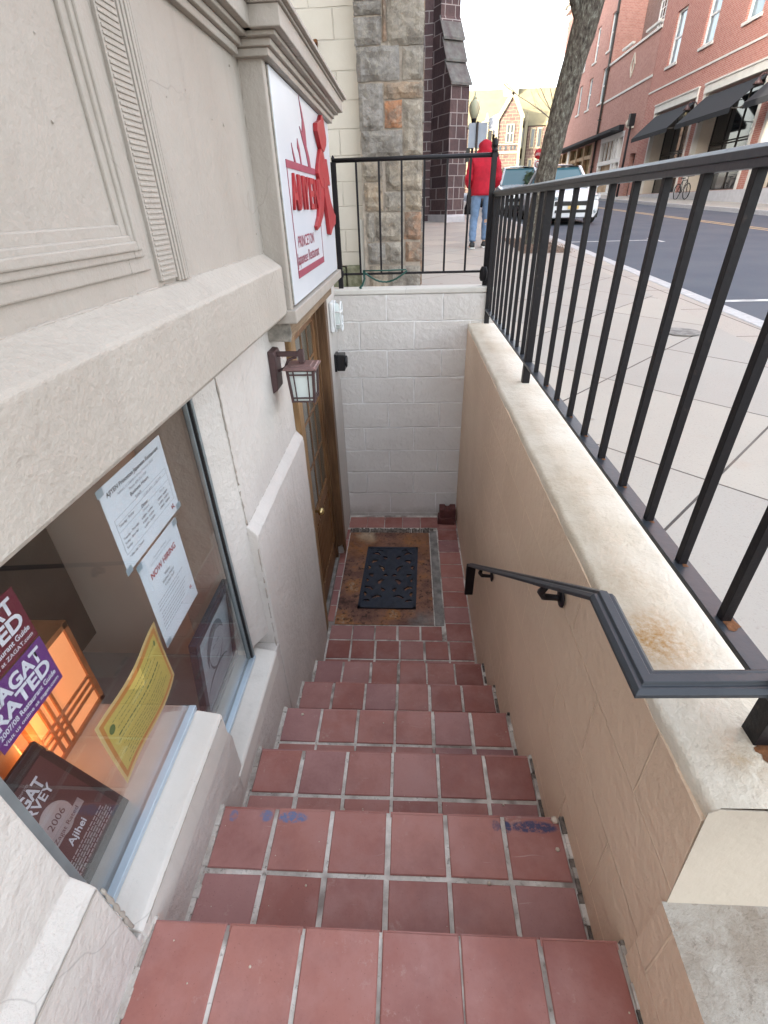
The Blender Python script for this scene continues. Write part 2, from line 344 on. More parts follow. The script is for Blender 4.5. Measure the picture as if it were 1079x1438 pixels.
def brickwork(name, c1, c2, cm, mixc, w=.22, h=.076):
    s = NT(name, .85, 0, .25)
    b = s.brick(s.wall_uv(), w, h, .010, c1, c2, cm, smooth=.3)
    c = s.mix(s.ramp(s.noise(.45, 5, .7, world=True), [(.4, 0.0), (.7, .55)]), b.outputs['Color'], mixc)
    c = s.mix(s.ramp(s.noise(5, 4, .7, world=True), [(.48, 0.0), (.75, .5)]), c, tuple(x * .7 for x in c1))
    s.color(c); M[name] = s.m
brickwork('red_brick', (.36, .125, .09), (.44, .18, .135), (.50, .38, .34), (.40, .19, .15))
brickwork('old_brick', (.36, .165, .13), (.45, .225, .18), (.44, .32, .28), (.37, .19, .15), .24, .08)
brickwork('dark_brick', (.13, .07, .06), (.19, .11, .095), (.32, .27, .25), (.18, .12, .10))
simple('limestone', (.62, .60, .55), .7, var=.1, scale=3)
simple('granite_base', (.50, .50, .52), .7, var=.15, scale=5)
simple('cream_pier', (.58, .52, .43), .7, var=.08, scale=3)
simple('awning_cloth', (.007, .008, .011), .8, var=.3, scale=6)
simple('white_frame', (.72, .72, .70), .5)
simple('dark_frame', (.03, .025, .02), .5)
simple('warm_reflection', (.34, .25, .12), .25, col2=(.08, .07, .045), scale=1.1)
simple('shop_wood', (.30, .17, .08), .6, col2=(.45, .33, .2), scale=2)
ashlar('gothic_stone', .9, .4, (.085, .05, .042), (.125, .078, .064), (.18, .15, .105), .04, mixc=(.11, .07, .06), warp=.2, freq=1.2)
simple('gothic_trim', (.27, .235, .155), .8, var=.1, scale=1)
simple('gothic_roof', (.175, .15, .085), .85, col2=(.14, .12, .07), scale=.9)
s = NT('bark', .95, 0, .15)
mp = s.n('ShaderNodeMapping'); mp.inputs['Scale'].default_value = (1, 1, .42); s.l(s.pos(True), mp.inputs[0])
n = s.noise(26, 7, .7, vec=mp.outputs[0]); s.color(s.ramp(n, [(.34, (.045, .037, .032)), (.47, (.13, .11, .09)), (.56, (.20, .185, .15)), (.66, (.36, .36, .30))])); s.bump(n, .10); M['bark'] = s.m
simple('twig', (.16, .13, .115), .9)
simple('mulch', (.10, .06, .042), .95, col2=(.20, .14, .10), scale=30, bump=.03, bscale=25)
simple('door_pane', (.10, .095, .075), .12, spec=.6)
simple('jacket_red', (.46, .008, .028), .8, var=.35, scale=9, bump=.006, bscale=18)
simple('denim', (.15, .23, .36), .85, var=.3, scale=12, bump=.004, bscale=22)
simple('skin', (.45, .27, .19), .6)
simple('shoe_black', (.02, .02, .022), .6)
simple('shoe_sole', (.6, .6, .58), .6)
simple('car_white', (.72, .73, .75), .18, spec=.6)
simple('car_silver', (.50, .53, .55), .2, .4, spec=.6)
simple('car_dark', (.008, .008, .009), .35)
simple('car_chrome', (.6, .6, .62), .15, .9)
simple('tyre', (.02, .02, .02), .85)
simple('rim', (.35, .36, .38), .3, .8)
simple('headlight', (.45, .5, .52), .1, spec=.8)
simple('plate_yellow', (.72, .50, .17), .5)
simple('windscreen', (.035, .10, .125), .06, spec=.9)
simple('wreath_green', (.05, .08, .045), .9, var=.4, scale=50)
simple('lamp_globe', (.50, .52, .36), .3, var=.1, scale=8)
simple('sign_back', (.30, .33, .38), .5, .3, var=.1, scale=4)
simple('stop_red', (.50, .02, .03), .5)
simple('pale_flat', (.6, .6, .6), .6)

# ------------------------------------------------------------------ mesh helpers
class MB:
    def __init__(s): s.v = []; s.f = []; s.mi = []; s.sm = []; s.t = []
    def add(s, vs, fs, mat=0, smooth=False, tint=0.5):
        o = len(s.v); s.v += [tuple(p) for p in vs]
        for f in fs: s.f.append([o + i for i in f]); s.mi.append(mat); s.sm.append(smooth); s.t.append(tint)
        return s
    def box(s, x0, x1, y0, y1, z0, z1, mat=0, tint=.5, X=None):
        vs = [(x, y, z) for z in (z0, z1) for y in (y0, y1) for x in (x0, x1)]
        if X: vs = [tuple(X @ Vector(p)) for p in vs]
        return s.add(vs, [(0, 2, 3, 1), (4, 5, 7, 6), (0, 1, 5, 4), (2, 6, 7, 3), (0, 4, 6, 2), (1, 3, 7, 5)], mat, False, tint)
    def prism(s, pts, ext, mat=0, smooth=False, tint=.5):
        n = len(pts); e = Vector(ext); a = [Vector(p) for p in pts]
        vs = a + [p + e for p in a]
        fs = [tuple(range(n))[::-1], tuple(range(n, 2 * n))] + [(i, (i + 1) % n, n + (i + 1) % n, n + i) for i in range(n)]
        nn = Vector((0, 0, 0))
        for i in range(n): nn += a[i].cross(a[(i + 1) % n])
        if nn.dot(e) < 0: fs = [f[::-1] for f in fs]
        return s.add(vs, fs, mat, smooth, tint)
    def tube(s, path, r, n=8, mat=0, cap=True, tint=.5, up=None):
        P = [Vector(p) for p in path]; rr = r if isinstance(r, (list, tuple)) else [r] * len(P); vs = []; prev = None
        for i, p in enumerate(P):
            d = (P[min(i + 1, len(P) - 1)] - P[max(i - 1, 0)]).normalized()
            ref = prev if prev else (Vector((0, 0, 1)) if abs(d.z) < .9 else Vector((1, 0, 0)))
            u = d.cross(ref).normalized(); q = u.cross(d).normalized(); prev = q
            for k in range(n):
                a = 2 * math.pi * k / n; vs.append(p + (u * math.cos(a) + q * math.sin(a)) * rr[i])
        fs = [(i * n + k, i * n + (k + 1) % n, (i + 1) * n + (k + 1) % n, (i + 1) * n + k) for i in range(len(P) - 1) for k in range(n)]
        if cap: fs += [tuple(range(n))[::-1], tuple((len(P) - 1) * n + k for k in range(n))]
        return s.add(vs, fs, mat, n > 5, tint)
    def bar(s, a, b, w, d, mat=0, up=(0, 0, 1), tint=.5):
        a, b = Vector(a), Vector(b); z = (b - a).normalized(); u = Vector(up)
        if abs(z.dot(u)) > .98: u = Vector((0, 1, 0))
        x = u.cross(z).normalized(); y = z.cross(x).normalized()
        vs = [p + x * sx * w / 2 + y * sy * d / 2 for p in (a, b) for sx, sy in ((-1, -1), (1, -1), (1, 1), (-1, 1))]
        return s.add(vs, [(3, 2, 1, 0), (4, 5, 6, 7), (0, 1, 5, 4), (1, 2, 6, 5), (2, 3, 7, 6), (3, 0, 4, 7)], mat, False, tint)
    def lathe(s, prof, c=(0, 0, 0), n=16, mat=0, tint=.5, axis='z'):
        vs = []
        for r, z in prof:
            for k in range(n):
                a = 2 * math.pi * k / n; x, y = r * math.cos(a), r * math.sin(a)
                p = {'z': (x, y, z), 'x': (z, x, y), 'y': (y, z, x)}[axis]
                vs.append((p[0] + c[0], p[1] + c[1], p[2] + c[2]))
        m = len(prof); fs = [(i * n + k, i * n + (k + 1) % n, (i + 1) * n + (k + 1) % n, (i + 1) * n + k) for i in range(m - 1) for k in range(n)]
        fs += [tuple(range(n))[::-1], tuple((m - 1) * n + k for k in range(n))]
        return s.add(vs, fs, mat, True, tint)
    def build(s, name, mats, parent=None, bevel=0, seg=2, jitter=0, weld=False):
        me = bpy.data.meshes.new(name); me.from_pydata([tuple(v) for v in s.v], [], s.f)
        mats = mats if isinstance(mats, (list, tuple)) else [mats]
        for m in mats: me.materials.append(M[m])
        me.polygons.foreach_set('material_index', s.mi); me.polygons.foreach_set('use_smooth', s.sm)
        at = me.attributes.new('tint', 'FLOAT', 'FACE'); at.data.foreach_set('value', s.t)
        me.update(); o = bpy.data.objects.new(name, me); COL.objects.link(o)
        if parent: attach(o, parent)
        if bevel:
            b = o.modifiers.new('bevel', 'BEVEL'); b.width = bevel; b.segments = seg; b.limit_method = 'ANGLE'; b.angle_limit = R(35)
        return o
def attach(o, p):
    o.parent = p; o.matrix_parent_inverse = Matrix.Translation(p.matrix_basis.translation).inverted() if p.type == 'EMPTY' else Matrix.Identity(4)
def tag(o, label=None, cat=None, group=None, kind=None):
    if label: o['label'] = label
    if cat: o['category'] = cat
    if group: o['group'] = group
    if kind: o['kind'] = kind
    return o
def thing(name, label, cat, loc=(0, 0, 0), group=None):
    o = bpy.data.objects.new(name, None); COL.objects.link(o); o.location = loc; o.empty_display_size = .1
    return tag(o, label, cat, group)
def struct(name, mb, mats, **k): return tag(mb.build(name, mats, **k), kind='structure')
def copy_tree(o, parent=None):
    c = o.copy(); COL.objects.link(c); c.parent = parent
    if parent: c.matrix_parent_inverse = o.matrix_parent_inverse.copy()
    for ch in [x for x in bpy.data.objects if x.parent == o]: copy_tree(ch, c)
    return c
def text(s, size, o, u, v, mat, parent, align='LEFT', ext=.0006, sx=1.0, bold=0.0, name='lettering', maxw=None):
    cu = bpy.data.curves.new('lettering', 'FONT'); cu.body = s; cu.size = size; cu.extrude = 0; cu.align_x = align; cu.offset = bold * size; cu.resolution_u = 3
    to = bpy.data.objects.new('tmp', cu); COL.objects.link(to); dg = bpy.context.evaluated_depsgraph_get(); dg.update()
    me = bpy.data.meshes.new_from_object(to.evaluated_get(dg)); bpy.data.objects.remove(to); bpy.data.curves.remove(cu)
    u, v, o = Vector(u).normalized(), Vector(v).normalized(), Vector(o); n = u.cross(v)
    k = sx
    if maxw:
        xs = [p.co.x for p in me.vertices]; wd = max(xs) - min(xs); k = maxw / wd if wd else 1
    for p in me.vertices: p.co = o + u * (p.co.x * k) + v * p.co.y + n * ext
    me.materials.clear(); me.materials.append(M[mat]); me.update()
    ob = bpy.data.objects.new(name, me); COL.objects.link(ob); attach(ob, parent); return ob
AZ, SL = .028, .0295
def g(y, dz=0): return -.25 + SL * y + dz
def st(x, y, z): return (x + AZ * y, y, z)
# ================================================================== GROUND, ROAD
def strip(mb, x0, x1, y0, y1, dz, th, mat=0, n=1):
    for i in range(n):
        a, b = y0 + (y1 - y0) * i / n, y0 + (y1 - y0) * (i + 1) / n
        vs = [st(x0, a, g(a, dz - th)), st(x1, a, g(a, dz - th)), st(x0, b, g(b, dz - th)), st(x1, b, g(b, dz - th)),
              st(x0, a, g(a, dz)), st(x1, a, g(a, dz)), st(x0, b, g(b, dz)), st(x1, b, g(b, dz))]
        mb.add(vs, [(0, 2, 3, 1), (4, 5, 7, 6), (0, 1, 5, 4), (2, 6, 7, 3), (0, 4, 6, 2), (1, 3, 7, 5)], mat)
KX = 2.72
mb = MB()
for (x0, x1, y0, y1) in ((-600, -3, -60, 900), (.58, 600, -60, 900), (-3, .58, 3.9, 900), (-3, .58, -60, -2.0)):
    mb.add([(x0, y0, g(y0, -.19)), (x1, y0, g(y0, -.19)), (x1, y1, g(min(y1, 900), -.19)), (x0, y1, g(y1, -.19))], [(0, 1, 2, 3)])
struct('ground', mb, 'earth')
mb = MB()
y0 = 3.79
mb.add([(.625, -9, g(-9)), (KX - .45 + AZ * -9, -9, g(-9)), (KX - .45 + AZ * y0, y0, g(y0)), (.625, y0, g(y0))], [(0, 1, 2, 3)])
mb.add([(-3.2, y0, g(y0)), (KX - .45 + AZ * y0, y0, g(y0)), (KX - .45 + AZ * 78, 78, g(78)), (-3.2, 78, g(78))], [(0, 1, 2, 3)])
mb.add([(-.6, -9, g(-9)), (.625, -9, g(-9)), (.625, -.75, g(-.75)), (-.6, -.75, g(-.75))], [(0, 1, 2, 3)])
struct('pavement', mb, 'pavement')
mb = MB(); mb.add([st(KX - .45, -9, g(-9)), st(KX - .15, -9, g(-9)), st(KX - .15, 78, g(78)), st(KX - .45, 78, g(78))], [(0, 1, 2, 3)])
struct('pavement_edging', mb, 'kerb_strip')
mb = MB()
y = -9
while y < 78:
    strip(mb, KX - .15, KX, y + .006, y + 1.794, .004, .3); y += 1.8
struct('kerb', mb, 'kerb_granite', bevel=.012)
mb = MB(); mb.add([st(KX, -9, g(-9, -.13)), st(11.0, -9, g(-9, -.13)), st(11.0, 82, g(82, -.13)), st(KX, 82, g(82, -.13))], [(0, 1, 2, 3)])
mb.add([(-60, 78, g(78, -.134)), (80, 78, g(78, -.134)), (80, 86, g(86, -.134)), (-60, 86, g(86, -.134))], [(0, 1, 2, 3)])
struct('road', mb, 'asphalt')
mb = MB()
def flat(mb, x0, x1, y0, y1, dz, mat=0): mb.add([st(x0, y0, g(y0, dz)), st(x1, y0, g(y0, dz)), st(x1, y1, g(y1, dz)), st(x0, y1, g(y1, dz))], [(0, 1, 2, 3)], mat)
for y in (5.6, 12.0, 18.6, 25.2, 31.8): flat(mb, KX, KX + 2.15, y, y + .10, -.126); flat(mb, KX + 2.15, KX + 2.25, y - .35, y + .45, -.126)
struct('parking_marking', mb, 'road_paint_white')
mb = MB(); flat(mb, 8.05, 8.15, -9, 74, -.126); flat(mb, 8.27, 8.37, -9, 74, -.126)
struct('centre_line', mb, 'road_paint_yellow')
mb = MB(); strip(mb, 11.0, 11.16, -9, 78, .0, .3, n=20); struct('far_kerb', mb, 'kerb_granite')
mb = MB(); flat(mb, 11.16, 13.8, -9, 78, -.004); struct('far_pavement', mb, 'pavement')

# concrete slab at the head of the stair, its painted side down to the first tread
mb = MB(); mb.add([(.405, -.75, -.62), (.62, -.75, -.62), (.62, .3412, -.62), (.415, .3412, -.62), (.40, -.75, -.262), (.62, -.75, -.262), (.62, .3412, -.243), (.412, .3412, -.243)],
   [(4, 5, 6, 7)], 0)
mb.add([(.405, -.75, -.62), (.62, -.75, -.62), (.62, .3412, -.62), (.415, .3412, -.62), (.40, -.75, -.262), (.62, -.75, -.262), (.62, .3412, -.243), (.412, .3412, -.243)],
   [(0, 4, 7, 3), (3, 7, 6, 2), (1, 2, 6, 5), (0, 1, 5, 4)], 1)
mb.box(.615, 1.6, -.75, .3412, -.6, -.2405)
mb.add([(.615, .3412, -.6), (1.6, .3412, -.6), (1.6, .3412, -.2405), (.615, .3412, -.2405)], [(0, 1, 2, 3)])
struct('entrance_slab', mb, ['slab_concrete', 'tan_block'])

# ================================================================== STAIRS
XL, XR = -.522, .417
RUN, RISE = .2935, .188
noseY = [.366, .68, .966, 1.262, 1.545, 1.835]
noseZ = [-.50 - RISE * k for k in range(6)]
LZ = -1.63
rnd = random.Random(3)
stairs = thing('tiled_staircase', 'narrow flight of dark red tiled steps with pale grout leading down to the wooden door', 'staircase', (-.05, .9, -1.63))
def tiles_x(n=6, shift=0.0):
    w = (XR - XL - .012) / n; return [(XL + .006 + i * w, XL + .006 + (i + 1) * w) for i in range(n)]
def add_tile(mb, x0, x1, y0, y1, z, gr=.0055, th=.012, t=None):
    j = lambda a: rnd.uniform(-a, a)
    t = rnd.random() if t is None else t
    h = rnd.uniform(0, .0012); gx0, gx1 = gr + rnd.uniform(-.0015, .0025), gr + rnd.uniform(-.0015, .0025)
    vs = [(x0 + gx0 + j(.0012), y0 + gr + j(.001)), (x1 - gx1 + j(.0012), y0 + gr + j(.001)), (x1 - gx1 + j(.0012), y1 - gr + j(.001)), (x0 + gx0 + j(.0012), y1 - gr + j(.001))]
    c = .0022
    top = []
    cx, cy = (x0 + x1) / 2, (y0 + y1) / 2
    P = [(x, y, z - th) for x, y in vs] + [(x, y, z - c + h) for x, y in vs] + [(x - c * (1 if x > cx else -1), y - c * (1 if y > cy else -1), z + h) for x, y in vs]
    fs = [(8, 9, 10, 11)] + [(i, (i + 1) % 4, 4 + (i + 1) % 4, 4 + i) for i in range(4)] + [(4 + i, 4 + (i + 1) % 4, 8 + (i + 1) % 4, 8 + i) for i in range(4)]
    mb.add(P, fs, 1, False, t)
for k in range(6):
    mb = MB(); ny, nz = noseY[k], noseZ[k]
    back = noseY[k - 1] - .012 if k else -.14
    zb = (noseZ[k + 1] if k < 5 else LZ) - .10
    sk = rnd.uniform(-.006, .006)
    # mortar bed: tread and riser
    mb.box(XL - .01, XR + .012, back - .02, ny - .004, zb, nz - .0035, 0)
    xs = tiles_x()
    gr = .0032 if k == 0 else .0058
    for i, (a, b) in enumerate(xs):
        # bullnose front tile, its face turned down over the riser
        f = .155
        y1 = ny + (a - XL) * .018 - .004
        add_tile(mb, a, b, ny - f, ny, nz, gr, t=None)
        # rest of the tread
        y = ny - f
        while y > back + .01:
            add_tile(mb, a, b, max(back - .01, y - f), y, nz - .0005, gr); y -= f
        zr = (noseZ[k + 1] if k < 5 else LZ)
        t = rnd.random()
        mb.box(a + gr, b - gr, ny - .014, ny - .001, zr + .004, nz - .0015, 1, t)
    o = mb.build('step', ['grout', 'quarry_tile'], stairs)
# landing
mb = MB()
mb.box(XL - .09, XR + .012, 1.80, 3.66, LZ - .12, LZ - .004, 0)
f = .155
xs = tiles_x()
for i, (a, b) in enumerate(xs):
    add_tile(mb, a, b, 1.83, 2.015, LZ); add_tile(mb, a, b, 2.015, 2.17, LZ)
xs5 = [(-.515 + i * .1485, -.515 + (i + 1) * .1485) for i in range(5)]
for a, b in xs5: add_tile(mb, a, b, 2.17, 2.30, LZ)
y = 2.17
while y < 3.45: add_tile(mb, .245, XR - .005, y, y + .155, LZ, .003); y += .157
for i in range(6): add_tile(mb, -.52 + i * .156, -.52 + (i + 1) * .156, 3.455, 3.62, LZ + .001, .0025)
y = 2.33
while y < 3.3: add_tile(mb, -.60, -.497, y, y + .155, LZ, .003); y += .157
mb.build('landing', ['grout', 'quarry_tile'], stairs)
mb = MB(); n = 40
mb.box(-.492, .172, 2.305, 3.375, LZ - .03, LZ + .002)
mb.build('sump_plate', 'rusted_plate', stairs)['label'] = 'rust-stained concrete panel set in the landing'
mb = MB(); mb.box(.180, .238, 2.305, 3.40, LZ - .03, LZ + .004); mb.build('mortar_strip', 'old_mortar', stairs, bevel=.004)
mb = MB()
for i in range(46):
    x = -.50 + i * .0155; mb.box(x, x + rnd.uniform(.012, .022), 3.375 + rnd.uniform(-.006, .006), 3.445 + rnd.uniform(-.01, .004), LZ - .03, LZ + rnd.uniform(-.004, .006), 0)
mb.build('broken_joint', 'dark_rubble', stairs, bevel=.003)
# ragged mortar fillets where treads meet the side walls
mb = MB()
for side in (0, 1):
    for k in range(6):
        ny, nz = noseY[k], noseZ[k]; back = noseY[k - 1] if k else .0
        y = back
        while y < ny - .004:
            l = rnd.uniform(.02, .05); x = XL if side == 0 else XR; wd = rnd.uniform(.004, .015 if side == 0 else .010)
            if side == 0: mb.box(x - .01, x + wd, y, min(y + l, ny), nz - .02, nz + rnd.uniform(.001, .006), 0)
            elif rnd.random() < .9: mb.box(x - wd, x + .01, y, min(y + l, ny), nz - .02, nz + rnd.uniform(.001, .006), rnd.choice((0, 1, 1)))
            y += l * .95
        z = nz
        if side == 0:
            while z > nz - RISE:
                l = rnd.uniform(.02, .05); mb.box(XL - .01, XL + rnd.uniform(.003, .01), ny - .01, ny + rnd.uniform(.002, .006), z - l, z, 0); z -= l
mb.build('side_mortar', ['grout', 'dark_rubble'], stairs, bevel=.0025)
# blue paint rubbed on the second tread
def blot(mb, cx, cy, rx, ry, z, n=38, seed=0, mat=0):
    q = random.Random(seed); vs = []
    for k in range(n):
        a = 2 * math.pi * k / n; e = q.uniform(.55, 1.12)
        c, s_ = math.cos(a), math.sin(a); m = max(abs(c), abs(s_)) ** .75
        vs.append((cx + rx * c / m * e, cy + ry * s_ / m * e, z))
    mb.add(vs + [(cx, cy, z)], [(k, (k + 1) % n, n) for k in range(n)], mat)
# bits of dirt
mb = MB(); 
for (x, y, z, r) in ((-.44, 1.23, noseZ[3], .007), (-.1, 1.2, noseZ[3], .003), (.385, 1.32, noseZ[4], .010), (.3, .8, noseZ[2], .004), (-.2, .77, noseZ[2], .004), (.02, .76, noseZ[2], .004), (.395, .69 - .02, noseZ[1], .011), (.385, .60, noseZ[1], .006), (-.25, .5, noseZ[1], .003), (.22, 1.62, noseZ[5], .006), (-.3, .3, noseZ[0], .003), (-.36, 1.1, noseZ[3], .003), (.2, .52, noseZ[1], .005)):
    mb.lathe([(r * .3, 0), (r, r * .3), (r * .7, r * .8), (r * .1, r)], (x, y, z), 6)
q = random.Random(44)
for i in range(60):
    k = q.randrange(6); x = q.uniform(XL + .02, XR - .02); y = q.uniform((noseY[k - 1] if k else 0) + .02, noseY[k] - .02); r_ = q.uniform(.0008, .0022); mb.lathe([(r_ * .4, 0), (r_, r_ * .3), (r_ * .3, r_ * .8)], (x, y, noseZ[k]), 5)
tag(mb.build('debris', 'debris'), 'crumbs of pale plaster and leaf litter scattered over the red steps', 'debris', kind='stuff')

# ================================================================== RETAINING WALLS
rw = thing('retaining_wall', 'long tan painted block wall with worn white cap on the pavement side of the steps', 'wall', (.5, 2.0, -1.63))
mb = MB(); mb.prism([(.420, .342, -1.80), (.420, 3.655, -1.80), (.420, 3.655, -.034), (.420, .366, -.034), (.420, .342, -.24)], (.195, 0, 0)); mb.build('wall_face', 'tan_block', rw)
mb = MB()
# cap: lumpy painted concrete, subdivided so its edge can wander
ny_ = 60; q = random.Random(5)
rows = []
for i in range(ny_ + 1):
    y = .366 + (3.655 - .366) * i / ny_
    e = .423 + q.uniform(-.0025, .0025) + (.004 if i < 1 else 0); zt = q.uniform(-.0015, .0015)
    rows.append([(e, y, -.036), (e - .001, y, -.008 + zt), (e + .009, y, 0 + zt), (.50, y, .002 + zt), (.59, y, .001), (.626, y, -.006), (.628, y, -.26)])
vs = [p for r_ in rows for p in r_]; m_ = 7
mb.add(vs, [(i * m_ + k, i * m_ + k + 1, (i + 1) * m_ + k + 1, (i + 1) * m_ + k) for i in range(ny_) for k in range(m_ - 1)] , 0, True)
mb.build('coping', 'coping_paint', rw)
mb = MB(); mb.prism([(.4195, .3415, -.243), (1.5, .3415, -.241), (1.5, .3655, -.010), (.434, .3658, -.0012), (.4215, .3655, -.012)], (0, -.0015, 0)); 
mb.box(.63, 1.5, .339, .60, -.3, -.20)
mb.build('end_face', 'cream_end', rw)
bw = thing('end_wall', 'pale blockwork wall closing the far end of the stairwell', 'wall', (0, 3.7, -1.63))
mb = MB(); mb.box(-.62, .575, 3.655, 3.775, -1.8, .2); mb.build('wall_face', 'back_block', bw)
mb = MB(); mb.box(-.58, .582, 3.650, 3.785, .202, .240); mb.build('coping', 'sill_paint', bw, bevel=.008)

# ================================================================== RESTAURANT BAY (left)
rb = thing('restaurant_building', 'cream stuccoed restaurant front with display window, moulded cornice and basement door', 'building', (-1.5, 1.0, -1.63))
# plinth with sloping ledge (profile swept along Y)
def plinth(mb, y0, y1, y1b=None):
    pr = [(-.80, -1.8), (-.522, -1.8), (-.522, -.235), (-.528, -.224), (-.553, -.196), (-.553, .40), (-.80, .40)]
    mb.prism([(x, y0, z) for x, z in pr], (0, y1 - y0, 0))
mb = MB(); plinth(mb, -3, .325)
mb.prism([(-.553, .3249, -.6), (-.553, .3249, .40), (-.62, .356, .40), (-.62, .356, -.6)], (0, -.04, 0)) if False else None
plinth(mb, 1.345, 2.195)
mb.prism([(-.80, 1.345, -.70), (-.80, 1.245, -.70), (-.605, 1.245, -.70), (-.5545, 1.345, -.70)], (0, 0, 1.10))
mb.box(-.80, -.5245, .836, 1.345, -1.8, -.760)            # under the low sill
mb.prism([(-.5225, .20, -1.79), (-.5225, .835, -1.79), (-.5225, .835, -.60), (-.5225, .79, -.475), (-.5225, .2, -.475)], (-.2775, 0, 0))
mb.box(-.80, -.523, 3.085, 3.66, -1.8, .42)              # beyond the door
mb.box(-.80, -.56, 2.195, 3.085, .401, .5)
mb.build('lower_wall', 'plinth_paint', rb, bevel=.004)
mb = MB()
mb.prism([(-.70, -3, .372), (-.560, -3, .372), (-.466, -3, .382), (-.460, -3, .392), (-.460, -3, .545), (-.466, -3, .552), (-.520, -3, .590), (-.70, -3, .590)], (0, 4.93, 0))
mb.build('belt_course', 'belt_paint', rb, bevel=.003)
mb = MB()
mb.box(-.80, -.522, -3, 1.93, .585, 1.16); mb.box(-.80, -.522, 1.93, 3.60, .36, 1.16)
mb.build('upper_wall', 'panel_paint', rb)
# sloping painted sills
mb = MB()
mb.prism([(-.6115, .335, -.447), (-.594, .335, -.446), (-.524, .335, -.462), (-.5185, .335, -.470), (-.5185, .335, -.56), (-.6115, .335, -.56)], (0, .478, 0)); mb.build('sill', 'sill_paint', rb, bevel=.004)
mb = MB()
mb.prism([(-.6115, .80, -.737), (-.594, .80, -.736), (-.524, .80, -.752), (-.5185, .80, -.760), (-.5185, .80, -.83), (-.6115, .80, -.83)], (0, .495, 0)); mb.build('sill', 'sill_paint', rb, bevel=.004)
# wall panel moulding, pilaster
mb = MB()
for (dx, a, b) in ((.007, .975, 1.055), (.013, .992, 1.030), (.018, 1.002, 1.018)):
    c_, d_ = .625 + (1.055 - b), .625 + (1.055 - a)
    mb.box(-.524, -.522 + dx, a, b, c_, 1.12); mb.box(-.524, -.522 + dx, -2.0, a, c_, d_)
mb.build('panel_moulding', 'panel_paint', rb, bevel=.003)
mb = MB()
mb.box(-.524, -.514, 1.085, 1.165, .60, 1.14)
z = .60
while z < 1.13: mb.box(-.516, -.5118, 1.090, 1.160, z, z + .0052); z += .0092
for i in range(5): mb.box(-.524, -.510 - .0012 * abs(i - 2), 1.169 + i * .0135, 1.1785 + i * .0135, .592, 1.14)
mb.build('pilaster', 'panel_paint', rb, bevel=.0012)
# cornice with its jog round the sign
def corn(mb, off, y0, y1):
    for (p, z0, z1) in ((.018, 1.108, 1.128), (.030, 1.128, 1.146), (.072, 1.158, 1.206), (.080, 1.206, 1.214), (.094, 1.214, 1.228)):
        mb.box(-.80, -.522 + off + p, y0 - p * (off > 0), y1 + p * (off > 0), z0, z1)
    mb.box(-.80, -.522 + off + .050, y0 - .05 * (off > 0), y1 + .05 * (off > 0), 1.146, 1.158)
mb = MB(); corn(mb, 0, -3, 1.90); mb.build('cornice', 'panel_paint', rb, bevel=.003)
mb = MB(); corn(mb, .086, 1.935, 3.30); mb.build('cornice', 'edge_cornice' if 'edge_cornice' in M else 'panel_paint', rb, bevel=.003)
mb = MB()   # casing behind and under the sign
mb.box(-.523, -.452, 1.962, 3.30, .40, 1.112); mb.box(-.523, -.4445, 1.94, 1.975, .395, 1.112)
mb.box(-.56, -.425, 1.915, 3.335, .352, .398)
mb.build('sign_casing', 'panel_paint', rb, bevel=.004)
mb = MB(); mb.box(-3.2, -.45, -3, 3.6, 1.2285, 1.25); mb.build('bay_roof', 'sill_paint', rb)
# uneven paint and caulk beads along the seams
def bead(mb, a, b, r_, sd, gap=.25):
    q = random.Random(sd); a, b = Vector(a), Vector(b); L = (b - a).length; n_ = max(4, int(L / .012)); run = []; rad = []
    for i in range(n_ + 1):
        if run and q.random() < gap * .12:
            if len(run) > 2: mb.tube(run, rad, 6)
            run, rad = [], []; continue
        run.append(a.lerp(b, i / n_) + Vector((q.uniform(-1, 1), q.uniform(-1, 1), q.uniform(-1, 1))) * r_ * .25); rad.append(r_ * q.uniform(.35, 1.15))
    if len(run) > 2: mb.tube(run, rad, 6)
mb = MB()
bead(mb, (-.5215, -1.2, .589), (-.5215, 1.935, .589), .0035, 1); bead(mb, (-.522, 1.939, .592), (-.522, 1.939, 1.105), .003, 2); bead(mb, (-.5225, 1.2385, .60), (-.5225, 1.2385, 1.12), .0022, 3, .6)
bead(mb, (-.5225, 1.0835, .60), (-.5225, 1.0835, 1.12), .0018, 4, .6); bead(mb, (-.5535, 1.35, -.19), (-.5535, 1.347, .37), .004, 5); bead(mb, (-.5535, 1.35, -.195), (-.5535, 2.18, -.195), .0022, 6, .5)
bead(mb, (-.556, 1.36, .3715), (-.556, 1.92, .3715), .003, 7); bead(mb, (-.523, 2.192, -.25), (-.5235, 2.192, -1.6), .004, 8, .3); bead(mb, (-.5215, 1.325, -.25), (-.5215, 1.31, -.74), .003, 9, .5); bead(mb, (-.5215, .327, -.25), (-.522, .33, -.46), .005, 10, .2)
bead(mb, (-.518, .35, -.4715), (-.518, .80, -.4715), .002, 11, .8); bead(mb, (-.52, -.2, -.2345), (-.52, .32, -.2345), .0022, 12, .6)
q = random.Random(31)
for i in range(26):
    x, y, z = -.5215, q.uniform(-.3, 1.9), q.uniform(.64, 1.08); r_ = q.uniform(.0015, .004); mb.lathe([(r_, 0), (r_ * .8, r_ * .5), (r_ * .2, r_ * .7)], (x, y, z), 7, axis='x')
mb.build('paint_drips', 'panel_paint', rb)
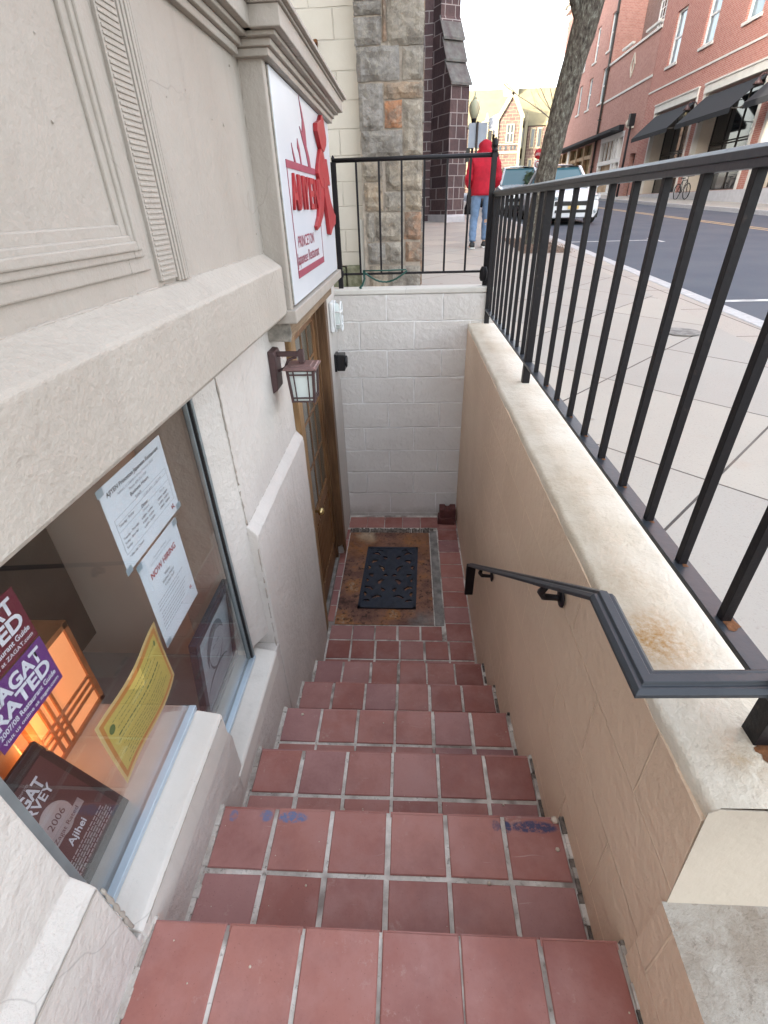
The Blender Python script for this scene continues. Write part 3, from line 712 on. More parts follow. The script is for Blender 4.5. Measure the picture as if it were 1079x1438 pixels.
# display window
mb = MB()
GX = -.603
mb.prism([(GX, .352, -.448), (GX, .803, -.448), (GX, .803, -.738), (GX, 1.247, -.738), (GX, 1.247, .40), (GX, .352, .40)], (-.005, 0, 0)); win = mb.build('window', 'window_glass', rb)
mb = MB(); mb.box(-.604, -.585, .352, .815, -.4455, -.430); mb.box(-.604, -.585, .800, 1.245, -.7355, -.720); mb.box(-.606, -.590, .800, .812, -.72, -.432)
mb.build('frame', 'aluminium', win, bevel=.0015)
for a in ((-.609, -.5885, 1.236, 1.248, -.73, .40), (-.612, -.598, 1.222, 1.229, -.72, .40), (-.609, -.584, .338, .356, -.44, .40)): mb = MB(); mb.box(*a); mb.build('frame', 'grey_frame', win, bevel=.001)
mb = MB(); mb.box(-.600, -.591, 1.229, 1.236, -.72, .40); mb.build('gasket', 'gasket', win)
# window display interior
mb = MB(); mb.box(-1.5, -.612, .2, .828, -.60, -.452); mb.box(-1.5, -.612, .829, 1.30, -.90, -.742)
mb.build('display_shelf', 'display_floor', rb, bevel=.003)
mb = MB(); mb.box(-1.6, -.618, 1.262, 1.33, -1, .6); mb.box(-1.62, -1.5, .0, 1.262, -1, .6); mb.box(-1.6, -.66, -.05, .1, -1, .6); mb.box(-1.6, -.57, -.05, 1.262, .52, .58); mb.box(-1.49, -.63, .822, .8275, -.75, -.4525)
mb.build('display_lining', 'taupe', rb)
mb = MB(); mb.box(-1.05, -1.035, .12, 1.095, -.452, .50); mb.build('back_board', 'dark_board', rb)
# massing: main house behind the bay (its bulk is set to shade the street)
mb = MB(); mb.box(-14, -2.6, -26, 5.6, -.8, 10); mb.box(-2.7, -1.9, -26, 5.6, 1.2, 4.2); mb.build('house_wall', 'cream_block', rb)

# basement door
dr = MB(); dr.box(-.612, -.576, 2.30, 3.03, -1.60, .285)
door = dr.build('door', 'door_wood', rb)
mb = MB()
for z0 in (-.30, -.58, -.02):
    mb.box(-.578, -.569, 2.45, 2.94, z0, z0 + .012)
for y in (2.45, 2.61, 2.77, 2.928): mb.box(-.5785, -.5685, y, y + .012, -.86, .17)
for (a, b, c, d) in ((2.32, 2.45, -1.58, .27), (2.94, 3.01, -1.58, .27), (2.45, 2.96, -.95, -.86), (2.45, 2.96, .17, .27), (2.45, 2.96, -1.58, -1.42)): mb.box(-.5775, -.564, a, b, c, d)
for i in range(10): mb.box(-.578, -.566, 2.475 + i * .045, 2.503 + i * .045, -1.40, -.97)
mb.build('door_panelling', 'door_wood', door, bevel=.002)
mb = MB(); mb.box(-.5782, -.574, 2.46, 2.935, -.85, .165); mb.build('pane', 'door_pane', door)
mb = MB(); mb.lathe([(.008, 0), (.008, .03), (.022, .036), (.026, .05), (.018, .064), (.003, .067)], (-.566, 2.40, -.80), 14, axis='x'); mb.build('door_knob', 'brass', door)
mb = MB()
mb.box(-.63, -.527, 2.197, 2.285, -1.625, .29); mb.box(-.612, -.548, 2.285, 2.305, -1.62, .285); mb.build('door_jamb', 'jamb_wood', rb, bevel=.004)
mb = MB()
# the far post, with its ragged sawn foot
mb.prism([(-.612, 3.02, -1.56), (-.515, 3.02, -1.50), (-.497, 3.02, -1.60), (-.495, 3.02, .30), (-.612, 3.02, .30)], (0, .085, 0)); mb.box(-.612, -.548, 2.99, 3.02, -1.62, .29)
mb.build('door_jamb', 'post_wood', rb, bevel=.005)
mb = MB(); mb.box(-.60, -.462, 1.955, 3.115, .288, .3515); mb.build('header_beam', 'header_wood', rb, bevel=.006)
mb = MB(); mb.prism([(-.602, 1.954, .285), (-.464, 1.954, .278), (-.458, 1.954, .31), (-.461, 1.954, .352), (-.58, 1.954, .354), (-.605, 1.954, .33)], (0, -.008, 0)); mb.build('beam_end', 'grey_log_end', rb, bevel=.003)
mb = MB(); mb.box(-.64, -.545, 2.29, 3.04, -1.64, -1.60); mb.build('threshold', 'old_mortar', rb)
# basement void behind the door side of the landing
mb = MB(); mb.box(-.66, -.645, 2.10, 3.1, -1.7, .36); mb.build('door_backing', 'dark_board', rb)

# ------------------------------------------------------------------ hanging sign on the bay
sg = thing('restaurant_sign', 'white restaurant sign board with raised red lettering and a red dancing brush-stroke emblem', 'sign', (-.445, 2.6, .40))
SX = -.440
mb = MB(); mb.box(-.4515, SX, 1.995, 3.285, .405, 1.105); mb.build('board', 'sign_white', sg, bevel=.003)
mb = MB(); mb.box(-.4525, -.4425, 1.978, 1.9945, .41, 1.10); mb.build('board_edge', 'edge_wood', sg)
U, V = (0, 1, 0), (0, 0, 1)
def yz(mb, pts, x0, x1, mat=0): mb.prism([(x0, y, z) for y, z in pts], (x1 - x0, 0, 0), mat)
mb = MB()
yz(mb, [(2.095, .872), (2.72, .876), (2.72, .852), (2.095, .848)], SX + .0005, SX + .003)
yz(mb, [(2.11, .512), (2.78, .514), (2.78, .488), (2.11, .486)], SX + .0005, SX + .003)
yz(mb, [(2.100, .848), (2.106, .848), (2.118, .512), (2.112, .512)], SX + .0005, SX + .002)
yz(mb, [(2.772, .66), (2.777, .66), (2.777, .514), (2.772, .514)], SX + .0005, SX + .002)
mb.build('border', 'sign_plum', sg)
mb = MB()   # small brush strokes at the top
yz(mb, [(2.467, 1.10), (2.520, 1.05), (2.555, 1.0), (2.555, .945), (2.60, .91), (2.62, .872), (2.56, .872), (2.525, .92), (2.47, .96), (2.425, 1.0), (2.475, .985), (2.50, 1.03)], SX + .0005, SX + .0025)
yz(mb, [(2.355, .955), (2.385, .925), (2.405, .872), (2.385, .872), (2.365, .91), (2.34, .925)], SX + .0005, SX + .0025)
yz(mb, [(2.228, .930), (2.262, .895), (2.285, .872), (2.255, .872), (2.235, .90)], SX + .0005, SX + .0025)
mb.build('brush_stroke', 'sign_plum', sg)
mb = MB()   # the large raised figure
yz(mb, [(2.95, 1.10), (2.985, 1.09), (3.045, 1.015), (3.02, .985), (2.94, .955), (2.86, .962), (2.77, 1.02), (2.78, 1.05), (2.90, 1.075)], SX + .0005, SX + .022)
yz(mb, [(2.86, .965), (2.93, .96), (2.985, .905), (3.03, .935), (3.085, .86), (3.09, .822), (2.99, .826), (2.93, .80), (2.79, .812), (2.72, .86), (2.76, .90)], SX + .0005, SX + .018)
yz(mb, [(2.74, .84), (2.90, .85), (2.87, .76), (2.80, .69), (2.68, .648), (2.585, .635), (2.57, .652), (2.66, .69), (2.73, .76)], SX + .0005, SX + .015)
yz(mb, [(2.87, .85), (2.99, .83), (3.06, .76), (3.17, .70), (3.23, .685), (3.20, .645), (3.06, .622), (2.99, .598), (2.955, .605), (2.93, .68), (2.87, .77)], SX + .0005, SX + .020)
mb.build('emblem', 'sign_red', sg, bevel=.003)
def text_solid(s, size, o, u, v, mat, parent, depth, maxw=None, bold=0):
    cu = bpy.data.curves.new('lettering', 'FONT'); cu.body = s; cu.size = size; cu.extrude = depth; cu.offset = bold; cu.resolution_u = 3
    to = bpy.data.objects.new('tmp', cu); COL.objects.link(to); dg = bpy.context.evaluated_depsgraph_get(); dg.update()
    me = bpy.data.meshes.new_from_object(to.evaluated_get(dg)); bpy.data.objects.remove(to); bpy.data.curves.remove(cu)
    u, v, o = Vector(u), Vector(v), Vector(o); n = u.cross(v); xs = [p.co.x for p in me.vertices]; k = maxw / (max(xs) - min(xs)) if maxw else 1
    for p in me.vertices: p.co = o + u * (p.co.x * k) + v * p.co.y + n * (p.co.z + depth + .0005)
    me.materials.clear(); me.materials.append(M[mat]); me.update()
    ob = bpy.data.objects.new('lettering', me); COL.objects.link(ob); attach(ob, parent); return ob
for ch, yy, wd, sz, zz in (('A', 2.14, .105, .160, .722), ('J', 2.25, .075, .122, .748), ('I', 2.345, .026, .160, .722), ('Y', 2.385, .105, .160, .722), ('E', 2.505, .085, .160, .722), ('N', 2.61, .10, .160, .722)):
    text_solid(ch, sz, (SX, yy, zz), U, V, 'sign_red', sg, .0045, maxw=wd, bold=.004)
text('PRINCETON', .058, (SX, 2.165, .590), U, V, 'sign_plum', sg, ext=.0012, maxw=.37, bold=.01)
text('Japanese Restaurant', .060, (SX, 2.125, .531), U, V, 'sign_plum', sg, ext=.0012, maxw=.53, bold=.01)
# ================================================================== WINDOW CONTENTS
PX = GX + .0004     # papers are taped to the pane, on its inner side they read through it
def sheet(name, label, cat, y0, y1, z0, z1, mat, x=-.6095, group=None, curl=0):
    t = thing(name, label, cat, (x, (y0 + y1) / 2, z0), group)
    mb = MB(); n = 8; vs = []
    for i in range(n + 1):
        y = y0 + (y1 - y0) * i / n
        for z in (z0, z1): vs.append((x - curl * math.sin(i / n * math.pi * 2 + z * 9), y, z))
    m_ = len(vs); vs += [(a - .0006, b, c) for a, b, c in vs]
    fs = [(2 * i, 2 * i + 2, 2 * i + 3, 2 * i + 1) for i in range(n)] + [(m_ + 2 * i + 1, m_ + 2 * i + 3, m_ + 2 * i + 2, m_ + 2 * i) for i in range(n)]
    mb.add(vs, fs, 0); mb.build('sheet', mat, t); return t
def tape(t, y, z, s_=.012):
    mb = MB(); mb.box(-.6090, -.6086, y - s_, y + s_, z - s_ * .7, z + s_ * .7); mb.build('tape', 'aluminium', t, bevel=.0002)
X0 = -.6093
P1 = sheet('opening_hours_notice', 'white landscape sheet of opening hours taped high in the display window', 'notice', .790, 1.068, .058, .264, 'paper')
tx = lambda s, size, y, z, mat='ink', al='LEFT', mw=None, t=None, b=0: text(s, size, (X0, y, z), U, V, mat, t, al, .0004, maxw=mw, bold=b)
tx('AJIYEN Princeton Japanese Restaurant', .0145, .929, .236, 'ink', 'CENTER', .235, P1, .012)
tx('Address: 11 Chambers Street, Princeton 08542', .009, .929, .223, 'ink_grey', 'CENTER', .165, P1)
tx('Phone: 609-252-1158', .009, .929, .211, 'ink_grey', 'CENTER', .08, P1)
tx('Business Hours', .012, .929, .197, 'ink', 'CENTER', .085, P1, .01)
tx('Lunch', .011, .915, .184, 'ink', 'CENTER', None, P1)
tx('11:30 AM - 2:30 PM', .009, .975, .170, 'ink_grey', 'CENTER', .09, P1)
tx('Tuesday - Friday', .0095, .815, .160, 'ink', 'LEFT', None, P1)
tx('Dinner', .011, .925, .152, 'ink', 'CENTER', None, P1, .01)
tx('Takeout', .009, .925, .141, 'ink_grey', 'CENTER', None, P1); tx('Dine-in', .009, 1.01, .141, 'ink_grey', 'CENTER', None, P1)
for i, (a, b, c) in enumerate((('Tuesday - Thursday', '4:30PM - 9:00PM', '5:00PM - 9:00PM'), ('Friday - Saturday', '4:30PM - 9:30PM', '5:00PM - 9:30PM'), ('Sunday', '4:30PM - 9:00PM', '5:00PM - 9:00PM'))):
    tx(a, .0085, .815, .128 - i * .0115, 'ink', 'LEFT', None, P1); tx(b, .008, .896, .128 - i * .0115, 'ink', 'LEFT', None, P1); tx(c, .008, .978, .128 - i * .0115, 'ink', 'LEFT', None, P1)
tx('* Monday Closed', .009, .815, .082, 'ink', 'LEFT', None, P1)
mb = MB()
for z in (.182, .169, .1505, .0945): mb.box(X0 - .0002, X0, .808, 1.052, z, z + .0006)
for y in (.808, 1.0515): mb.box(X0 - .00021, X0 + .00001, y, y + .0006, .0945, .182)
mb.build('ruling', 'ink_grey', P1)
def emblem(t, y, z, k):
    mb = MB()
    for pts in ([(0, 1), (.3, .5), (.1, 0), (-.1, .4)], [(.5, 1.1), (.8, .8), (.6, .5), (1.1, .1), (.9, 0), (.5, .35), (.3, .1), (.4, .6)]):
        mb.prism([(X0, y + a * k, z + b * k) for a, b in pts], (.0003, 0, 0))
    mb.build('emblem', 'ink_red', t)
emblem(P1, 1.030, .072, .014); tape(P1, .796, .062); tape(P1, 1.062, .066); tape(P1, .796, .256)
P2 = sheet('hiring_notice', 'white portrait sheet headed NOW HIRING below the opening hours', 'notice', .822, 1.028, -.212, .050, 'paper')
tx('Assistant Wanted', .008, .925, .022, 'ink_grey', 'CENTER', .07, P2); tx('Full or part time in the evening', .007, .925, .013, 'ink_grey', 'CENTER', .11, P2)
tx('NOW HIRING', .024, .925, -.018, 'ink_red', 'CENTER', .135, P2, .02)
for i, s_ in enumerate(('Waiter', 'Kitchen Helper', 'Kitchen Staff')): tx(s_, .0105, .925, -.046 - i * .013, 'ink', 'CENTER', None, P2)
mb = MB(); q = random.Random(2)
for i in range(9):
    z = -.088 - i * .0095 - (.004 if i > 2 else 0); a = .842 + q.uniform(0, .006); b = a + q.uniform(.09, .145)
    while a < b: l = q.uniform(.004, .012); mb.box(X0 - .0002, X0, a, a + l, z, z + .0024); a += l + .0025
mb.build('small_print', 'ink_grey', P2); emblem(P2, .998, -.170, .012); tape(P2, 1.02, .040); tape(P2, .83, .042); tape(P2, .835, -.203)
# yellow certificate, curling, standing against the pane
CT = thing('certificate', 'yellow certificate with an orange border leaning in the window under the notices', 'certificate', (-.62, .69, -.40))
mb = MB(); n = 14
def cpt(u, v, off=0):   # u along, v up, both 0..1
    y = .548 + .276 * u; z = -.335 + .02 * u + .196 * v - .010 * math.sin(u * 3.1) * (1 - v); x = -.612 - .006 * math.sin(u * 6.0 + v * 2) - .008 * (1 - v) * u + off
    return (x, y, z)
def cgrid(mb, u0, u1, v0, v1, off, mat):
    a, b = 16, 6; vs = [cpt(u0 + (u1 - u0) * i / a, v0 + (v1 - v0) * j / b, off) for i in range(a + 1) for j in range(b + 1)]
    mb.add(vs, [(i * (b + 1) + j, (i + 1) * (b + 1) + j, (i + 1) * (b + 1) + j + 1, i * (b + 1) + j + 1) for i in range(a) for j in range(b)], mat, True)
cgrid(mb, 0, 1, 0, 1, -.0016, 0); cgrid(mb, .03, .97, .05, .95, -.0010, 1); cgrid(mb, .065, .935, .11, .89, -.0004, 2)
q = random.Random(4)
for v in (.80, .73, .66, .56, .50, .40, .35, .30, .25, .20, .15):
    u = .12 + q.uniform(0, .1); e = .85 - q.uniform(0, .12)
    while u < e:
        l = q.uniform(.01, .04) * (1.3 if v in (.56,) else 1); hh = .022 if v == .56 else .010
        mb.add([cpt(u, v, .0002), cpt(u + l, v, .0002), cpt(u + l, v + hh, .0002), cpt(u, v + hh, .0002)], [(0, 1, 2, 3)], 3); u += l + .010
mb.add([cpt(.12 + .035 * math.cos(a * .5236), .74 + .060 * math.sin(a * .5236), .0004) for a in range(12)], [tuple(range(12))], 4)
mb.add([cpt(.885 + .022 * math.cos(a * 1.5708), .80 + .05 * math.sin(a * 1.5708), .0004) for a in range(4)], [(0, 1, 2, 3)], 4)
mb.build('sheet', ['cert_cream', 'cert_orange', 'cert_yellow', 'cert_inkline' if 'cert_inkline' in M else 'cert_green', 'cert_green'], CT)
# window stickers
def sticker(label, y0, y1, z0, z1, mat, l3, l4):
    t = thing('window_sticker', label, 'sticker', (-.608, (y0 + y1) / 2, z0)); mb = MB(); mb.box(-.6092, -.6086, y0, y1, z0, z1); mb.build('film', mat, t)
    cx = (y0 + y1) / 2; w_ = y1 - y0; h = z1 - z0
    a = lambda s_, size, z, mw, b: text(s_, size, (-.6086, cx, z), U, V, 'sticker_white', t, 'CENTER', .0003, maxw=mw, bold=b)
    a('ZAGAT', h * .36, z0 + h * .66, w_ * .84, .035); a('RATED', h * .36, z0 + h * .36, w_ * .86, .035); a(l3, h * .135, z0 + h * .21, w_ * .90, .02); a(l4, h * .10, z0 + h * .08, w_ * .9, .01)
sticker('dark maroon ZAGAT RATED sticker, uppermost on the window pane', .385, .537, .140, .243, 'maroon', '2006/07 Restaurant Guide', 'Visit us online at ZAGAT.com')
sticker('purple ZAGAT RATED 2007/08 sticker directly below the maroon one', .392, .537, .034, .136, 'purple', '2007/08 Restaurant Guide', 'Visit us online at zagat.com')
# plaque leaning back on the shelf
PL = thing('award_plaque', 'dark brown award plaque with round 2006 seal leaning below the purple window sticker', 'plaque', (-.66, .47, -.452))
pu = Vector((0, 1, 0)); pv = Vector((-.135, 0, .235)).normalized(); po = Vector((-.657, .366, -.4515)); pn = pu.cross(pv)
def pb(mb, u0, u1, v0, v1, n0, n1, mat=0): mb.prism([po + pu * a + pv * b + pn * n0 for a, b in ((u0, v0), (u1, v0), (u1, v1), (u0, v1))], pn * (n1 - n0), mat)
mb = MB(); pb(mb, 0, .205, 0, .27, -.016, 0); mb.build('backing', 'plaque_black', PL, bevel=.003)
mb = MB(); pb(mb, .022, .185, .028, .243, .0004, .0022); mb.build('face_plate', 'plaque_brown', PL)
pt = lambda s_, size, u, v, mat, al='CENTER', mw=None, b=0, e=.0030: text(s_, size, po + pu * u + pv * v, pu, pv, mat, PL, al, e, maxw=mw, bold=b)
pt("America's Top Restaurants", .009, .085, .228, 'plaque_silver', mw=.09)
pt('ZAGAT', .034, .098, .202, 'sticker_white', mw=.105, b=.03); pt('SURVEY', .027, .098, .180, 'sticker_white', mw=.105, b=.02)
mb = MB(); mb.add([po + pu * (.103 + .036 * math.cos(k * math.pi / 16)) + pv * (.136 + .036 * math.sin(k * math.pi / 16)) + pn * .0027 for k in range(32)], [tuple(range(32))]); pb(mb, .052, .155, .104, .122, .0026, .0032); mb.build('seal', 'plaque_silver', PL)
pt('2006', .020, .103, .132, 'plaque_brown', mw=.045, e=.0036); pt('Zagat Rated', .013, .103, .109, 'plaque_brown', mw=.075, e=.0042)
pt('Ajihei', .022, .103, .077, 'sticker_white', mw=.052, b=.02)
mb = MB(); q = random.Random(8)
for i in range(6):
    a = .035
    while a < .165: l = q.uniform(.005, .013); pb(mb, a, a + l, .062 - i * .0062, .0648 - i * .0062, .0026, .0028); a += l + .0022
mb.build('small_print', 'plaque_silver', PL)
# framed portrait on the low ledge
FP = thing('framed_portrait', 'framed grey portrait sketch standing in the far lower corner of the window', 'picture frame', (-.66, 1.09, -.741))
fu = Vector((0, 1, 0)); fv = Vector((.045, 0, .395)).normalized(); fo = Vector((-.672, .945, -.741)); fn = fu.cross(fv)
def fb(mb, u0, u1, v0, v1, n0, n1, mat=0): mb.prism([fo + fu * a + fv * b + fn * n0 for a, b in ((u0, v0), (u1, v0), (u1, v1), (u0, v1))], fn * (n1 - n0), mat)
W_, H_ = .315, .40
mb = MB()
for a in ((0, W_, 0, .026), (0, W_, H_ - .026, H_), (0, .026, .026, H_ - .026), (W_ - .026, W_, .026, H_ - .026)): fb(mb, *a, -.012, .012)
mb.build('frame', 'frame_dark', FP, bevel=.003)
mb = MB(); fb(mb, .02, W_ - .02, .02, H_ - .02, -.010, .000); mb.build('mount', 'photo_grey', FP)
def farc(mb, cx, cy, rx, ry, a0, a1, wd, n=18, mat=0):
    P = [(cx + rx * math.cos(R(a0 + (a1 - a0) * i / n)), cy + ry * math.sin(R(a0 + (a1 - a0) * i / n))) for i in range(n + 1)]
    Q = [(cx + (rx - wd * math.sin(math.pi * i / n) - .002) * math.cos(R(a0 + (a1 - a0) * i / n)), cy + (ry - wd * math.sin(math.pi * i / n) - .002) * math.sin(R(a0 + (a1 - a0) * i / n))) for i in range(n + 1)]
    vs = [fo + fu * a + fv * b + fn * .0012 for a, b in P + Q]; mb.add(vs, [(i, i + 1, n + 2 + i, n + 1 + i) for i in range(n)], mat)
mb = MB(); farc(mb, .155, .235, .075, .10, 10, 200, .045); farc(mb, .155, .23, .060, .09, 180, 350, .008); farc(mb, .15, .08, .10, .07, 20, 165, .012); farc(mb, .14, .24, .014, .006, 0, 180, .003); farc(mb, .175, .24, .014, .006, 0, 180, .003); farc(mb, .16, .19, .02, .008, 190, 350, .003)
mb.build('sketch', 'photo_dark', FP)
# paper lantern
LN = thing('display_lantern', 'lit orange paper lantern with a wooden lattice behind the purple sticker', 'lantern', (-.93, .745, -.452))
lx0, lx1, ly0, ly1, lz0, lz1 = -.99, -.872, .625, .852, -.4515, -.148
mb = MB(); mb.box(lx0 + .006, lx1 - .006, ly0 + .006, ly1 - .006, lz0 + .008, lz1 - .02); mb.build('shade', 'lantern_paper', LN)
mb = MB()
for y in (ly0, ly1 - .016):
    for x in (lx0, lx1 - .016): mb.box(x, x + .016, y, y + .016, lz0, lz1)
mb.box(lx0, lx1, ly0, ly1, lz1 - .018, lz1 - .002); mb.box(lx0, lx1, ly0, ly1, lz0 + .0005, lz0 + .014)
for y in (.672, .694, .716): mb.box(lx1 - .007, lx1 - .001, y, y + .008, lz0 + .014, lz1 - .018)
for z in (-.395, -.372, -.349): mb.box(lx1 - .0075, lx1 - .0015, ly0 + .016, ly1 - .016, z, z + .008)
for z in (-.395, -.372, -.349): mb.box(lx0 + .016, lx1 - .016, ly1 - .0065, ly1 - .0015, z, z + .008)
mb.build('lattice', 'lantern_wood', LN)
mb = MB(); mb.box(-.99, -.80, .40, .60, -.4515, -.30); mb.box(-.97, -.85, .42, .58, -.30, -.22)
tag(mb.build('display_box', 'lantern_wood', bevel=.008), 'small brown wooden box behind the plaque', 'box')
pl_ = bpy.data.lights.new('lantern_light', 'POINT'); pl_.energy = .16; pl_.color = (1, .42, .14); pl_.shadow_soft_size = .03
plo = bpy.data.objects.new('lantern_light', pl_); COL.objects.link(plo); plo.location = (-.835, .60, -.30)

# ================================================================== WALL FITTINGS
WL = thing('wall_lantern', 'bronze box lantern with frosted panes on a bracket beside the wooden door', 'wall lamp', (-.553, 1.94, .17))
mb = MB(); mb.prism([(-.5525, 1.895, .255), (-.530, 1.900, .250), (-.525, 1.900, .235), (-.530, 1.900, .10), (-.5525, 1.895, .085)], (0, .09, 0)); mb.build('wall_plate', 'bronze_paint', WL, bevel=.004)
mb = MB(); mb.box(-.532, -.420, 1.932, 1.952, .225, .243); mb.box(-.440, -.418, 1.929, 1.955, .200, .250); mb.tube([(-.53, 1.942, .165), (-.50, 1.942, .18), (-.485, 1.942, .21), (-.45, 1.942, .222)], .006, 8); mb.build('bracket', 'bronze_paint', WL, bevel=.002)
lc = Vector((-.430, 1.942, 0))
def frus(mb, h0, h1, z0, z1, mat=0):
    vs = [(lc.x + a * h, lc.y + b * h, z) for h, z in ((h0, z0), (h1, z1)) for a, b in ((-1, -1), (1, -1), (1, 1), (-1, 1))]
    mb.add(vs, [(3, 2, 1, 0), (4, 5, 6, 7), (0, 1, 5, 4), (1, 2, 6, 5), (2, 3, 7, 6), (3, 0, 4, 7)], mat)
mb = MB(); frus(mb, .066, .066, .184, .190); frus(mb, .061, .057, .190, .194); frus(mb, .042, .040, .194, .198); mb.build('lid', 'bronze_lid', WL, bevel=.0015)
mb = MB()
for a, b in ((-1, -1), (1, -1), (1, 1), (-1, 1)):
    mb.bar((lc.x + a * .052, lc.y + b * .052, .186), (lc.x + a * .044, lc.y + b * .044, .050), .010, .010)
for (z, h) in ((.180, .0525), (.164, .0515), (.068, .0455), (.053, .045)):
    for a, b, c, d in ((-1, -1, 1, -1), (1, -1, 1, 1), (1, 1, -1, 1), (-1, 1, -1, -1)): mb.bar((lc.x + a * h, lc.y + b * h, z), (lc.x + c * h, lc.y + d * h, z), .005, .0055)
for e in (-.029, .029):
    for s_ in (-1, 1):
        mb.bar((lc.x + e, lc.y + s_ * .0525, .180), (lc.x + e * .88, lc.y + s_ * .0455, .053), .0045, .0045); mb.bar((lc.x + s_ * .0525, lc.y + e, .180), (lc.x + s_ * .0455, lc.y + e * .88, .053), .0045, .0045)
mb.build('cage', 'bronze_paint', WL)
mb = MB(); frus(mb, .040, .047, .055, .182); mb.build('pane', 'frosted_glass', WL)
BL = thing('bulkhead_light', 'white oval bulkhead light with a wire cage on the side wall by the door', 'wall lamp', (-.523, 3.40, .03))
mb = MB(); mb.box(-.5225, -.495, 3.34, 3.46, .015, .205); mb.build('base', 'white_plastic', BL, bevel=.012, seg=3)
mb = MB(); vs = []
for x, k in ((-.496, 1.0), (-.470, .95), (-.455, .70)):
    for i in range(24):
        a = 2 * math.pi * i / 24; c, s_ = math.cos(a), math.sin(a); m = (abs(c) ** 3 + abs(s_) ** 3) ** (1 / 3)
        vs.append((x, 3.40 + .046 * k * c / m, .11 + .085 * k * s_ / m))
mb.add(vs, [(r_ * 24 + i, r_ * 24 + (i + 1) % 24, (r_ + 1) * 24 + (i + 1) % 24, (r_ + 1) * 24 + i) for r_ in range(2) for i in range(24)] + [tuple(range(48, 72))], 0, True)
mb.build('lens', 'frosted_glass', BL)
mb = MB()
def oval(x, k, zz=0): return [(x, 3.40 + .050 * k * math.cos(a * math.pi / 12) / ((abs(math.cos(a * math.pi / 12)) ** 3 + abs(math.sin(a * math.pi / 12)) ** 3) ** (1 / 3)), .11 + .089 * k * math.sin(a * math.pi / 12) / ((abs(math.cos(a * math.pi / 12)) ** 3 + abs(math.sin(a * math.pi / 12)) ** 3) ** (1 / 3))) for a in range(25)]
mb.tube(oval(-.450, 1.0), .0055, 6); mb.tube(oval(-.490, 1.06), .006, 6)
for z in (.065, .145): mb.tube([(-.492, 3.352, z), (-.450, 3.353, z), (-.446, 3.40, z), (-.450, 3.447, z), (-.492, 3.448, z)], .005, 6)
mb.build('cage', 'white_plastic', BL)
CM = thing('security_camera', 'small black box fixed to the side wall beneath the white bulkhead light', 'security camera', (-.523, 3.45, -.20))
mb = MB(); mb.box(-.5225, -.505, 3.40, 3.50, -.262, -.142); mb.build('mount', 'black_plastic', CM, bevel=.004)
mb = MB(); mb.box(-.506, -.450, 3.405, 3.495, -.258, -.146); mb.lathe([(.040, 0), (.042, .012), (.030, .016)], (-.451, 3.45, -.200), 16, axis='x'); mb.build('housing', 'black_plastic', CM, bevel=.006)
# small bracket stub high on the block wall is built with the block wall

# ================================================================== HANDRAIL
HR = thing('stair_handrail', 'black moulded iron handrail running down the tan wall over the steps', 'handrail', (.36, 1.4, -.9))
path = [(.553, .492, .112), (.352, .486, .112), (.352, .672, .112), (.352, 2.135, -.985)]
def rail_sweep(mb, P, prof, up=(0, 0, 1)):
    P = [Vector(p) for p in P]; n = len(prof); vs = []
    for i, p in enumerate(P):
        d0 = (P[i] - P[i - 1]).normalized() if i else (P[1] - P[0]).normalized(); d1 = (P[i + 1] - P[i]).normalized() if i < len(P) - 1 else d0
        t = (d0 + d1).normalized(); k = 1 / max(.35, t.dot(d0))
        sd = Vector((t.y, -t.x, 0)); sd = sd.normalized() if sd.length > .05 else Vector((1, 0, 0))
        upv = sd.cross(t).normalized()
        hor = abs(d0.x * d1.y - d0.y * d1.x) > .3
        for a, b in prof: vs.append(p + sd * a * (k if hor else 1) + upv * b * (1 if hor else k))
    mb.add(vs, [(i * n + j, i * n + (j + 1) % n, (i + 1) * n + (j + 1) % n, (i + 1) * n + j) for i in range(len(P) - 1) for j in range(n)] + [tuple(range(n))[::-1], tuple((len(P) - 1) * n + j for j in range(n))])
PR = [(a * .80, b) for a, b in [(-.0285, -.006), (-.0285, .001), (-.020, .007), (-.012, .006), (-.009, .0115), (.009, .0115), (.012, .006), (.020, .007), (.0285, .001), (.0285, -.006), (.012, -.008), (-.012, -.008)]]
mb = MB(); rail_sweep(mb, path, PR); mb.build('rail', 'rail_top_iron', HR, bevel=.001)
mb = MB(); mb.prism([(.328, 2.12, -.970), (.328, 2.150, -.985), (.328, 2.162, -1.03), (.328, 2.150, -1.20), (.328, 2.140, -1.21), (.328, 2.133, -1.10), (.328, 2.120, -1.01)], (.048, 0, 0)); mb.build('lambs_tongue', 'black_iron', HR, bevel=.003)
for (y, z) in ((.985, -.125), (1.86, -.782)):
    mb = MB(); mb.tube([(.352, y - .03, z + .015), (.352, y, z - .030), (.365, y + .01, z - .055), (.400, y + .012, z - .060), (.418, y + .012, z - .060)], [.008, .010, .010, .009, .009], 8)
    mb.bar((.352, y - .07, z + .048), (.352, y + .03, z - .026), .03, .008); mb.lathe([(.012, 0), (.026, .002), (.028, .006), (.012, .012)][::1], (.4075, y + .012, z - .060), 12, axis='x')
    mb.build('bracket', 'black_iron', HR)
mb = MB(); mb.bar((.352, .66, .098), (.352, .49, .098), .030, .006); mb.build('strap', 'black_iron', HR)

